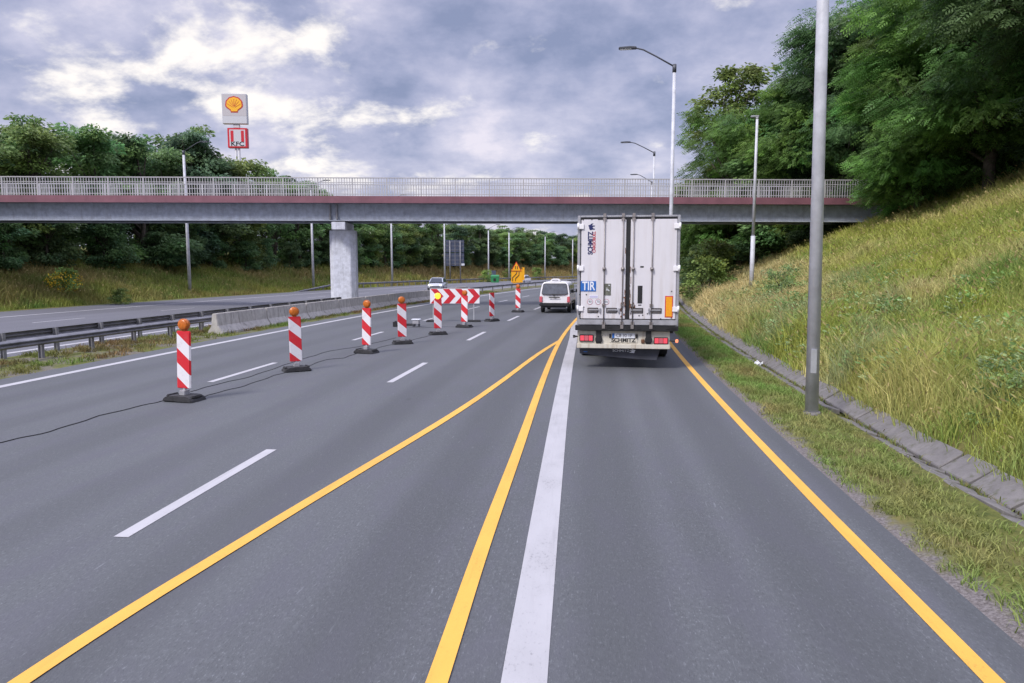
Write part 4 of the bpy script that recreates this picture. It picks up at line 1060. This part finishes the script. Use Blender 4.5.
# ------------------------------------------------------------------ vegetation
def norm(v): return v / np.maximum(np.linalg.norm(v, axis=-1, keepdims=True), 1e-9)
def leaf_quads(c, d, n, ln, wd):
    """rhombic leaves: centre, long axis, normal, length, width"""
    d = norm(d); s = norm(np.cross(d, n)); h = ln[:, None] / 2; w2 = wd[:, None] / 2
    v = np.stack([c - d * h, c + s * w2 + d * h * .1, c + d * h, c - s * w2 + d * h * .1], 1)
    return v.reshape(-1, 3)
def crown_mesh(name, clumps, leaf_len, per, colour, seed, pinnate=False, droop=.5):
    """clumps: list of (centre, radius); leaves lie in flattened, drooping layers"""
    g = np.random.default_rng(seed); V, T_ = [], []
    ctr = np.array([c for c, r in clumps]); mid = ctr.mean(0)
    for c, r in clumps:
        n = max(8, int(per * r * r)); c = np.array(c)
        u = norm(g.normal(size=(n, 3))); rad = r * g.random(n) ** .45
        p = u * rad[:, None] * np.array([1, 1, .50]); p[:, 2] -= droop * .35 * (p[:, 0] ** 2 + p[:, 1] ** 2) / max(r, .1)
        outd = norm(p * np.array([1, 1, .3]) + (c - mid) * np.array([.35, .35, 0.0]) + g.normal(size=(n, 3)) * .25)
        d = outd.copy(); d[:, 2] -= droop * (0.3 + .7 * g.random(n)); d = norm(d)
        nr = norm(np.array([0, 0, .8]) + outd * np.array([.6, .6, .2]) + g.normal(size=(n, 3)) * .55)
        base = np.array(colour) * (0.58 + .9 * g.random()) * np.array([1 + g.normal() * .08, 1, 1 + g.normal() * .1])
        if not pinnate:
            ln = leaf_len * (.7 + .6 * g.random(n)); V.append(leaf_quads(p + c, d, nr, ln, ln * .5))
            T_.append(np.repeat(base * (.65 + .7 * g.random((n, 1))), 4, 0))
        else:
            side = norm(np.cross(d, nr)); L_ = leaf_len * (.7 + .6 * g.random(n)); tin = base * (.65 + .75 * g.random((n, 1)))
            for k in range(4):
                t = .2 + .24 * k; ax = p + c + d * (L_ * t)[:, None]; ax[:, 2] -= .14 * L_ * t * t
                for sgn in (-1, 1):
                    ld = norm(d * .55 + side * sgn + np.array([0, 0, -.25])); ll = L_ * .42 * (1 - .1 * k)
                    V.append(leaf_quads(ax + ld * (ll / 2)[:, None], ld, nr, ll, ll * .34)); T_.append(np.repeat(tin, 4, 0))
            V.append(leaf_quads(p + c + d * (L_ * 1.1)[:, None], d, nr, L_ * .4, L_ * .14)); T_.append(np.repeat(tin, 4, 0))
    v = np.concatenate(V); t = np.concatenate(T_); q = np.arange(len(v)).reshape(-1, 4)
    return big_mesh(name, v, q, tint=np.clip(t, 0, 1))
def tree_proto(H, Rr, cb, nlobe, nclump, leaf_len, per, colour, seed, pinnate=False, droop=.5, sparse=1.0, lean=0.0, name='tree', clr=(.75, 1.35)):
    g = random.Random(seed); lobes = []
    for k in range(nlobe):
        a = 2 * math.pi * k / nlobe * 1.9 + g.uniform(-.5, .5); hh = cb + (H - cb) * ((k + .6) / nlobe) ** .9
        f = math.sin(math.pi * min(1, max(0.10, (hh - cb) / (H - cb) * .80 + .14))) ** .7
        rr_ = Rr * f * g.uniform(.35, .72); lobes.append((Vector((math.cos(a) * rr_ + lean * hh, math.sin(a) * rr_, hh)), Rr * g.uniform(.34, .56)))
    clumps = []
    for k in range(nclump):
        c, r = lobes[k % nlobe]; u = Vector((g.gauss(0, 1), g.gauss(0, 1), g.gauss(0, .8))).normalized() * r * g.uniform(.45, 1.08)
        q = c + u; q.z = min(max(q.z, cb * .8), H)
        clumps.append((tuple(q), g.uniform(*clr) * sparse))
    crown = crown_mesh('crown', clumps, leaf_len, per, colour, seed, pinnate, droop)
    b = B(); top = H * .80; pts = [Vector((lean * top * t + g.uniform(-.2, .2) * (t > 0), g.uniform(-.2, .2) * (t > 0), top * t - .4 * (t == 0))) for t in (0, .15, .3, .45, .6, .8, 1)]
    r0 = .02 * H; b.tube(pts, [r0 * 1.3, r0 * 1.02, r0 * .9, r0 * .75, r0 * .6, r0 * .38, r0 * .12], 9)
    for c, r in lobes + [(Vector(c), r) for c, r in clumps[::5]]:
        hb = max(.12 * H, min(top * .95, c.z * .62)); t = hb / top; s = Vector((lean * hb, 0, hb)); m_ = s.lerp(c, .5) + Vector((0, 0, .08 * H * g.uniform(-.3, 1)))
        b.tube([s, m_, c], [r0 * .42 * (1.2 - t), r0 * .26, r0 * .07], 6)
    tr = b.build('trunk', 'bark', None); tm = tr.data; bpy.data.objects.remove(tr)
    return tm, crown
DG, MG, LG_, BG = (.115, .19, .08), (.14, .225, .08), (.185, .275, .075), (.098, .17, .095)
P = dict(
    f1=tree_proto(10.5, 3.6, 1.2, 9, 85, .34, 130, DG, 1), f2=tree_proto(10.0, 3.9, .8, 10, 90, .34, 130, MG, 2),
    f3=tree_proto(11.0, 3.3, 1.5, 9, 75, .36, 120, BG, 3), f4=tree_proto(9.5, 3.8, .6, 9, 85, .32, 130, LG_, 4),
    f5=tree_proto(11.5, 3.4, 3.0, 8, 60, .34, 95, MG, 14, sparse=.85),
    airy=tree_proto(15.5, 4.6, 2.0, 13, 190, .36, 85, (.19, .27, .075), 5, sparse=.9, clr=(.6, 1.2)),
    n1=tree_proto(12.5, 5.4, 1.8, 14, 230, .46, 75, (.108, .205, .050), 6, True, .7), n2=tree_proto(13.0, 5.0, 2.2, 14, 230, .46, 75, (.080, .160, .056), 7, True, .75),
    n3=tree_proto(11.5, 5.2, .8, 13, 230, .44, 75, (.120, .215, .048), 8, True, .65),
    u1=tree_proto(6.0, 2.8, .3, 7, 80, .28, 140, DG, 9, clr=(.6, 1.1)),
    shrub=tree_proto(2.4, 1.5, .15, 6, 55, .17, 260, LG_, 10, clr=(.3, .6)),
    weed=tree_proto(1.5, 1.0, .05, 6, 40, .11, 300, (.20, .29, .11), 12, clr=(.2, .4)),
)
ntree = [0]
def tree(key, off, y, s, label, group, cat='tree', name='leafy_tree', sink=.25, sz=1.0, rz=None):
    tm, cm = P[key]; p = on_land(off, y); ntree[0] += 1
    t = thing(name, label, cat, p - Vector((0, 0, sink)), random.uniform(0, 6.28) if rz is None else rz, group)
    t.scale = (s, s, s * sz)
    tr = link('trunk', tm, t); cr = link('crown', cm, t); return t
rt = random.Random(21)
PHT = dict(f1=10.5, f2=10.0, f3=11.0, f4=9.5, f5=11.5)
def fit_tree(key, off, y, f, *a):
    # the wood is tall at the left and its skyline sinks with distance
    p = on_land(off, y); px = 575 + (p.x / y) * 720
    ty = np.interp(px, [-300, 0, 60, 110, 180, 205, 222, 290, 310, 330, 400, 480, 500, 513, 545, 560, 600], [105, 122, 122, 138, 128, 136, 154, 168, 182, 193, 214, 224, 236, 228, 246, 236, 236])
    H = (EYE + (HORIZON - ty) / 720 * y - p.z) * f; s = min(1.45, max(.72, H / PHT[key]))
    w_ = min(1.18, max(.9, s)); return tree(key, off, y, w_, *a, sz=s / w_)
# far side of the motorway: three staggered rows on top of the embankment
y = 30.0
while y < 330:
    k = rt.choice(['f1', 'f2', 'f3', 'f4', 'f2', 'f1', 'f5'])
    fit_tree(k, -42.6 - rt.uniform(0, 1.8) - max(0, y - 150) * .03, y, rt.uniform(.84, 1.0), 'leafy green tree in the front row along the far embankment', 'front row trees beyond the far carriageway', 'tree'); y += rt.uniform(3.4, 4.8) * (1 + y / 400)
y = 34.0
while y < 340:
    k = rt.choice(['f1', 'f2', 'f3', 'f5', 'f5'])
    fit_tree(k, -49 - rt.uniform(0, 3), y, rt.uniform(.88, 1.03), 'taller tree in the rows behind the front row of the far embankment', 'rear trees beyond the far carriageway'); y += rt.uniform(5, 7.5) * (1 + y / 400)
for off, y, s, k in ((-43.5, 52, 1.08, 'f5'), (-45.5, 63, 1.0, 'f5'), (-44, 71, .98, 'f3')):
    fit_tree(k, off, y, s, 'tall thin-crowned tree rising above the far tree row', 'tall trees above the far row')
y = 30.0
while y < 520:
    fit_tree(rt.choice(['f4', 'f2', 'f1']), -55.5 - rt.uniform(0, 3), y, rt.uniform(.8, .98), 'taller tree in the rows behind the front row of the far embankment', 'rear trees beyond the far carriageway'); y += rt.uniform(5, 7.5) * (1 + y / 400)
# undergrowth closing the foot of that wood
y = 34.0
while y < 200:
    tree('u1', -41.4 - rt.uniform(0, 1.2), y, rt.uniform(.55, .95), 'low dark bush at the foot of the far trees', 'undergrowth bushes beyond the far carriageway', 'bush', 'leafy_bush'); y += rt.uniform(3.2, 5.2) * (1 + y / 300)
# right bank, in front of the bridge
for off, y, s, k, lab in (
    (20.2, 24.0, 1.08, 'n1', 'big leafy tree on the bank crest at the right edge, nearest of all'),
    (19.0, 30.5, 1.12, 'n2', 'big dark leafy tree with a thick leaning trunk on the bank crest'),
    (18.2, 36.5, 1.02, 'n1', 'leafy tree on the bank crest overhanging the end of the footbridge'),
    (16.4, 40.5, .90, 'n3', 'lighter green leafy tree hiding the right end of the footbridge'),
    (23.5, 28.0, 1.15, 'n2', 'leafy tree behind the nearest ones, deep on the bank top'),
    (23.8, 36.0, 1.2, 'n3', 'tall leafy tree deep behind the bank crest'),
    (24.0, 44.0, 1.2, 'n2', 'tall dark leafy tree beside the bridge end deep on the bank top')):
    tree(k, off, y, s, lab, None)
for off, y, s in ((19.6, 26.5, .62), (20.4, 31.5, .7), (19.6, 34.5, .6), (19.3, 39.0, .62), (19.8, 43.0, .62), (22, 29, .8), (22.5, 36, .8), (22.5, 41, .9), (21, 46.5, .8)):
    tree('u1', off, y, s, 'dark bush growing under the trees on the right bank crest', 'undergrowth under the right bank trees', 'bush', 'leafy_bush')
# right bank beyond the bridge
tree('airy', 8.7, 66, 1.15, 'tall airy tree behind the footbridge right of the lamps', None, rz=1.0)
for off, y, s, k in ((12.2, 66, .92, 'airy'), (14.2, 56, 1.05, 'n3'), (12.5, 57, 1.05, 'f2'), (16.0, 53, 1.15, 'n2'), (14.5, 62, 1.15, 'f1'), (20, 58, 1.25, 'n1'), (18.5, 67, 1.3, 'f3'), (11.2, 75, 1.05, 'f1'), (15, 76, 1.25, 'f2'), (9.5, 84, 1.0, 'f3'), (8.2, 93, 1.0, 'f1'), (9, 103, 1.0, 'f2'), (8, 113, 1.0, 'f1'), (8.5, 124, 1.0, 'f4'), (12, 92, 1.15, 'f5'), (12, 110, 1.2, 'f1'), (7.0, 63, .92, 'f4'), (9.6, 61, 1.12, 'n3'), (6.9, 72, .72, 'f4'), (7.0, 80, .8, 'f2'), (6.8, 90, .85, 'f4'), (8, 136, 1.0, 'f2'), (8, 150, 1.0, 'f3'), (24, 50, 1.2, 'n1'), (26, 64, 1.3, 'f1')):
    tree(k, off, y, s, 'green tree on the right bank beyond the footbridge', 'trees on the right bank beyond the footbridge')
for off, y, s in ((10.5, 56, .75), (13.5, 52.5, .8), (16, 50.5, .7), (11, 62, .8), (9.6, 69, .8), (8.8, 76, .8), (12.3, 68, .9), (14.5, 57, .9), (17.5, 60, .9)):
    tree('u1', off, y, s, 'dark bush under the trees beyond the footbridge', 'undergrowth beyond the footbridge', 'bush', 'leafy_bush')
# shrubs
for off, y, s in ((6.6, 58, .62), (6.4, 64, .6), (6.3, 70, .6)): tree('u1', off, y, s, 'dark bush under the trees beyond the footbridge', 'undergrowth beyond the footbridge', 'bush', 'leafy_bush')
p = at_ground(690, 312); tree('shrub', 6.3, 47, 1.15, 'light green shrub just right of the lorry at the foot of the bank', None, 'shrub', 'green_shrub')
tree('shrub', 6.9, 52, 1.5, 'larger green shrub behind the light one beyond the lorry', None, 'shrub', 'green_shrub')
tree('weed', 7.4, 30.5, 1.0, 'dark leafy weed clump in the dry grass below the slim lamp post', None, 'weed', 'leafy_weed', .05)
for off, y, s, lab in ((6.3, 8.6, .62, 'low leafy weed beside the drain at the right edge'), (7.6, 10.8, .8, 'grey-green leafy weed higher on the bank near the right edge'), (6.0, 10.4, .55, 'bright leafy weed overhanging the drain slabs')):
    tree('weed', off, y, s, lab, None, 'weed', 'leafy_weed', .05)
# bush with yellow flowers on the far slope
p = at_dist(64, 276, 47.5); off = p.x - float(xc(47.5))
t = tree('shrub', off, 47.5, .85, 'bush with bright yellow flowers on the far slope at the left', None, 'shrub', 'flowering_bush')
g_ = np.random.default_rng(4); n = 420; u = norm(g_.normal(size=(n, 3))); c = u * np.array([1.45, 1.45, .95]) * (g_.random((n, 1)) ** .25) + np.array([0, 0, 1.45])
me = big_mesh('blossom', leaf_quads(c, g_.normal(size=(n, 3)), norm(g_.normal(size=(n, 3))), np.full(n, .16), np.full(n, .12)), np.arange(n * 4).reshape(-1, 4), m='blossom')
link('blossom', me, t)
for px, py, d, s, lab in ((120, 283, 47.5, .55, 'dark green round bush on the far slope right of the flowering bush'), (536.5, 277, 165, 1.2, 'small dark bush alone on the far dry bank above the van'), (487, 276, 132, 1.0, 'green bush on the far bank beside the green container'), (508, 277, 150, 1.0, 'bush on the far dry bank behind the yellow sign')):
    q = at_dist(px, py, d); tree('shrub', q.x - float(xc(d)), d, s, lab, None, 'shrub', 'green_shrub')

# ------------------------------------------------------------------ grass: uncountable, one mesh per area
def blades(name, off, y, h, wd, tint, lean, label, kind='stuff', zoff=-.02, seedhead=None):
    n = len(off); g = np.random.default_rng(len(off))
    base = np.stack([xc(y) + off, y, terrain(off, y) + zoff], -1)
    a = g.random(n) * 2 * np.pi; s = np.stack([np.cos(a), np.sin(a), np.zeros(n)], -1) * (wd / 2)[:, None]
    b_ = g.random(n) * 2 * np.pi; ld = np.stack([np.cos(b_), np.sin(b_), np.zeros(n)], -1) * (lean * h)[:, None]
    up = np.zeros((n, 3)); up[:, 2] = h
    mid = base + up * .55 + ld * .28; tip = base + up * (1 - .25 * lean[:, None]) + ld
    v = np.stack([base - s, base + s, mid + s * .85, mid - s * .85, tip], 1).reshape(-1, 3)
    i = np.arange(n)[:, None] * 5
    q = i + np.array([[0, 1, 2, 3]]); t3 = i + np.array([[3, 2, 4]])
    if seedhead is not None:
        k = np.where(g.random(n) < seedhead)[0]; m = len(k)
        hd = norm(tip[k] - mid[k] + g.normal(size=(m, 3)) * .05); hv = leaf_quads(tip[k] - hd * .02, hd, norm(g.normal(size=(m, 3))), h[k] * .17, wd[k] * 1.9)
        q = np.concatenate([q, len(v) + np.arange(m * 4).reshape(-1, 4)]); v = np.concatenate([v, hv])
        tt = np.repeat(tint, 5, 0); ht = np.array([.34, .27, .12]) * (.7 + .5 * g.random((m, 1))); tint_v = np.concatenate([tt, np.repeat(ht, 4, 0)])
    else: tint_v = np.repeat(tint, 5, 0)
    me = big_mesh(name, v, q, t3, np.clip(tint_v, 0, 1), 'grass'); o = link(name, me)
    tag(o, label, 'grass', None, kind); return o
GREEN, LIME, DRY, GREY = np.array([.14, .235, .05]), np.array([.37, .385, .085]), np.array([.58, .48, .24]), np.array([.24, .31, .18])
def mixc(a, b_, t): return a * (1 - t[:, None]) + b_ * t[:, None]
def tufts(o0, o1, y0, y1, dens, per, spread, g, omax=None):
    n = int((o1 - o0) * (y1 - y0) * dens / per); co = o0 + (o1 - o0) * g.random(n); cy = y0 + (y1 - y0) * g.random(n)
    if omax is not None:
        k = co < omax(cy); co, cy = co[k], cy[k]
    off = np.repeat(co, per) + g.normal(size=len(co) * per) * spread; y = np.repeat(cy, per) + g.normal(size=len(cy) * per) * spread
    return off, y, np.repeat(g.random(len(co)), per)
def bank_grass(y0, y1, dens, wd, seed):
    g = np.random.default_rng(seed); off, y, tr = tufts(5.10, 20.6, y0, y1, dens, 14, .13, g, lambda yy: np.minimum(20.6, .95 * yy + 4))
    k = off > 5.02; off, y, tr = off[k], y[k], tr[k]; n = len(off)
    up = np.clip((off - 5.3) / 9, 0, 1)
    yel = np.clip(fbm(off * .5, y * .35, 31) * 2.2 - .72 + up * .5 + (tr - .5) * .75, 0, 1)
    dry = np.clip(fbm(off * .6, y * .3, 57) * 2.3 - 1.05 + np.clip((y - 26) / 16, 0, 1) * np.clip(1.45 - abs(off - 7.2) / 3.2, 0, 1) * 1.2 + (tr - .5) * .4, 0, 1)
    c = mixc(mixc(np.tile(GREEN, (n, 1)), LIME, yel), DRY, dry)
    gr = np.clip(fbm(off * .9, y * .7, 77) * 3.0 - 1.5, 0, .9) * (1 - up); c = mixc(c, GREY, gr)
    c = c * (.72 + .56 * g.random((n, 1)))
    h = (.18 + .70 * fbm(off * 1.1, y * .9, 91)) * (.65 + .7 * g.random(n)) * np.clip(.75 + (off - 5.1) * .6, .75, 1) * (1 + .35 * np.clip(1.2 - abs(off - 5.9), 0, 1))
    return off, y, h, np.full(n, wd) * (.7 + .6 * g.random(n)), c, .25 + .5 * g.random(n)
parts_ = [bank_grass(3, 16, 620, .013, 1), bank_grass(16, 32, 360, .020, 2), bank_grass(32, 95, 130, .036, 3)]
cat_ = [np.concatenate([p_[i] for p_ in parts_]) for i in range(6)]
blades('bank_grass', cat_[0], cat_[1], cat_[2], cat_[3], cat_[4], cat_[5], 'tall yellow-green grass covering the right bank', seedhead=.10)
# broad-leaved herbs mixed into the lower bank
g = np.random.default_rng(77); nh = 900; hy = 4 + 34 * g.random(nh) ** 1.3; ho = 5.35 + np.abs(g.normal(size=nh)) * 2.2 + .4 * g.random(nh)
kk = (fbm(ho * .9, hy * .6, 41) > .44) & (ho < 18); ho, hy = ho[kk], hy[kk]; nh = len(ho); per_ = 46
hh = .25 + .45 * g.random(nh); u = g.random((nh, per_, 1)); ang = g.random((nh, per_)) * 6.283; rad_ = (.05 + .20 * g.random((nh, per_))) * (.6 + hh[:, None])
c = np.stack([np.repeat((xc(hy) + ho)[:, None], per_, 1) + np.cos(ang) * rad_, np.repeat(hy[:, None], per_, 1) + np.sin(ang) * rad_, terrain(ho, hy)[:, None] + hh[:, None] * u[..., 0] ** .7], -1).reshape(-1, 3)
dd = np.stack([np.cos(ang), np.sin(ang), .2 + .5 * g.random((nh, per_))], -1).reshape(-1, 3); ln = .07 + .08 * g.random(nh * per_)
tt = np.repeat(mixc(np.tile(np.array([.14, .25, .06]), (nh, 1)), np.array([.27, .33, .17]), g.random(nh)) * (.7 + .6 * g.random((nh, 1))), per_ * 4, 0)
me = big_mesh('bank_herbs', leaf_quads(c, dd, norm(np.array([0, 0, 1.0]) + g.normal(size=(nh * per_, 3)) * .5), ln, ln * .45), np.arange(nh * per_ * 4).reshape(-1, 4), tint=np.clip(tt, 0, 1), m='grass')
tag(link('bank_herbs', me), 'broad-leaved herbs and weeds mixed into the lower bank grass', 'weeds', None, 'stuff')
# short trodden verge between the asphalt and the drain
g = np.random.default_rng(5); off, y, tr = tufts(3.20, 4.30, 2.2, 90, 900, 18, .08, g)
keep = (fbm(off * 1.3, y * .9, 3) + (off - 3.7) * .28 > .10 + .14 * g.random(len(off))) & (off > 3.10); off, y = off[keep], y[keep]; n = len(off)
yl = np.clip(fbm(off * 1.1, y * .5, 13) * 2.2 - .7, 0, 1); c = mixc(np.tile(GREEN * 1.1, (n, 1)), np.array([.27, .225, .09]), yl) * (.7 + .6 * g.random((n, 1)))
blades('verge_grass', off, y, (.05 + .13 * fbm(off * 1.5, y * .8, 23)) * (.6 + .8 * g.random(n)), np.full(n, .012), c, .5 + .6 * g.random(n), 'short patchy grass on the verge between the yellow line and the drain')
# weeds in the joints of the channel
g = np.random.default_rng(15); off, y, tr = tufts(4.66, 4.80, 2.5, 60, 620, 12, .045, g); k = fbm(off * 2, y * 1.6, 8) > .42; off, y = off[k], y[k]; n = len(off)
blades('joint_weeds', off, y, .05 + .10 * g.random(n), np.full(n, .013), mixc(np.tile(GREEN, (n, 1)), np.array([.20, .15, .06]), g.random(n)) * (.7 + .6 * g.random((n, 1))), .5 + .6 * g.random(n), 'weeds growing in the joint of the drainage channel', zoff=.10)
# median
g = np.random.default_rng(6); off, y, tr = tufts(-16.55, -13.6, 10, 75, 240, 16, .09, g); k = fbm(off * .9, y * .7, 43) > .36; off, y = off[k], y[k]; n = len(off)
yl = np.clip(fbm(off * .8, y * .5, 63) * 2.2 - .6, 0, 1); c = mixc(np.tile(GREEN * 1.2, (n, 1)), np.array([.26, .19, .08]), yl) * (.7 + .6 * g.random((n, 1)))
blades('median_grass', off, y, (.06 + .16 * g.random(n)), np.full(n, .022), c, .4 + .5 * g.random(n), 'sparse dry grass under the median guardrails')
# far embankment
def far_grass(y0, y1, dens, wd, seed):
    g = np.random.default_rng(seed); off, y, tr = tufts(-45, -35.3, y0, y1, dens, 14, .22, g); k = off < -35.1; off, y, tr = off[k], y[k], tr[k]; n = len(off)
    dry = np.clip(fbm(off * .35, y * .16, 71) * 2.1 - .72 + (tr - .5) * .5 + np.clip((y - 90) / 60, 0, 1) * .75, 0, 1); yel = np.clip(fbm(off * .5, y * .4, 73) * 1.6 - .3, 0, 1)
    c = mixc(mixc(np.tile(GREEN * .95, (n, 1)), LIME * .8, yel), np.array([.30, .225, .095]), dry) * (.7 + .6 * g.random((n, 1)))
    h = (.35 + .75 * fbm(off * .5, y * .4, 83)) * (.6 + .8 * g.random(n)) * np.clip(.35 + (-35.2 - off) * .4, .35, 1)
    return off, y, h, np.full(n, wd) * (.7 + .6 * g.random(n)), c, .2 + .4 * g.random(n)
parts_ = [far_grass(33, 80, 110, .045, 1), far_grass(80, 260, 32, .09, 2)]
cat_ = [np.concatenate([p_[i] for p_ in parts_]) for i in range(6)]
blades('embankment_grass', cat_[0], cat_[1], cat_[2], cat_[3], cat_[4], cat_[5], 'rough dry and green grass covering the far embankment', seedhead=.06)
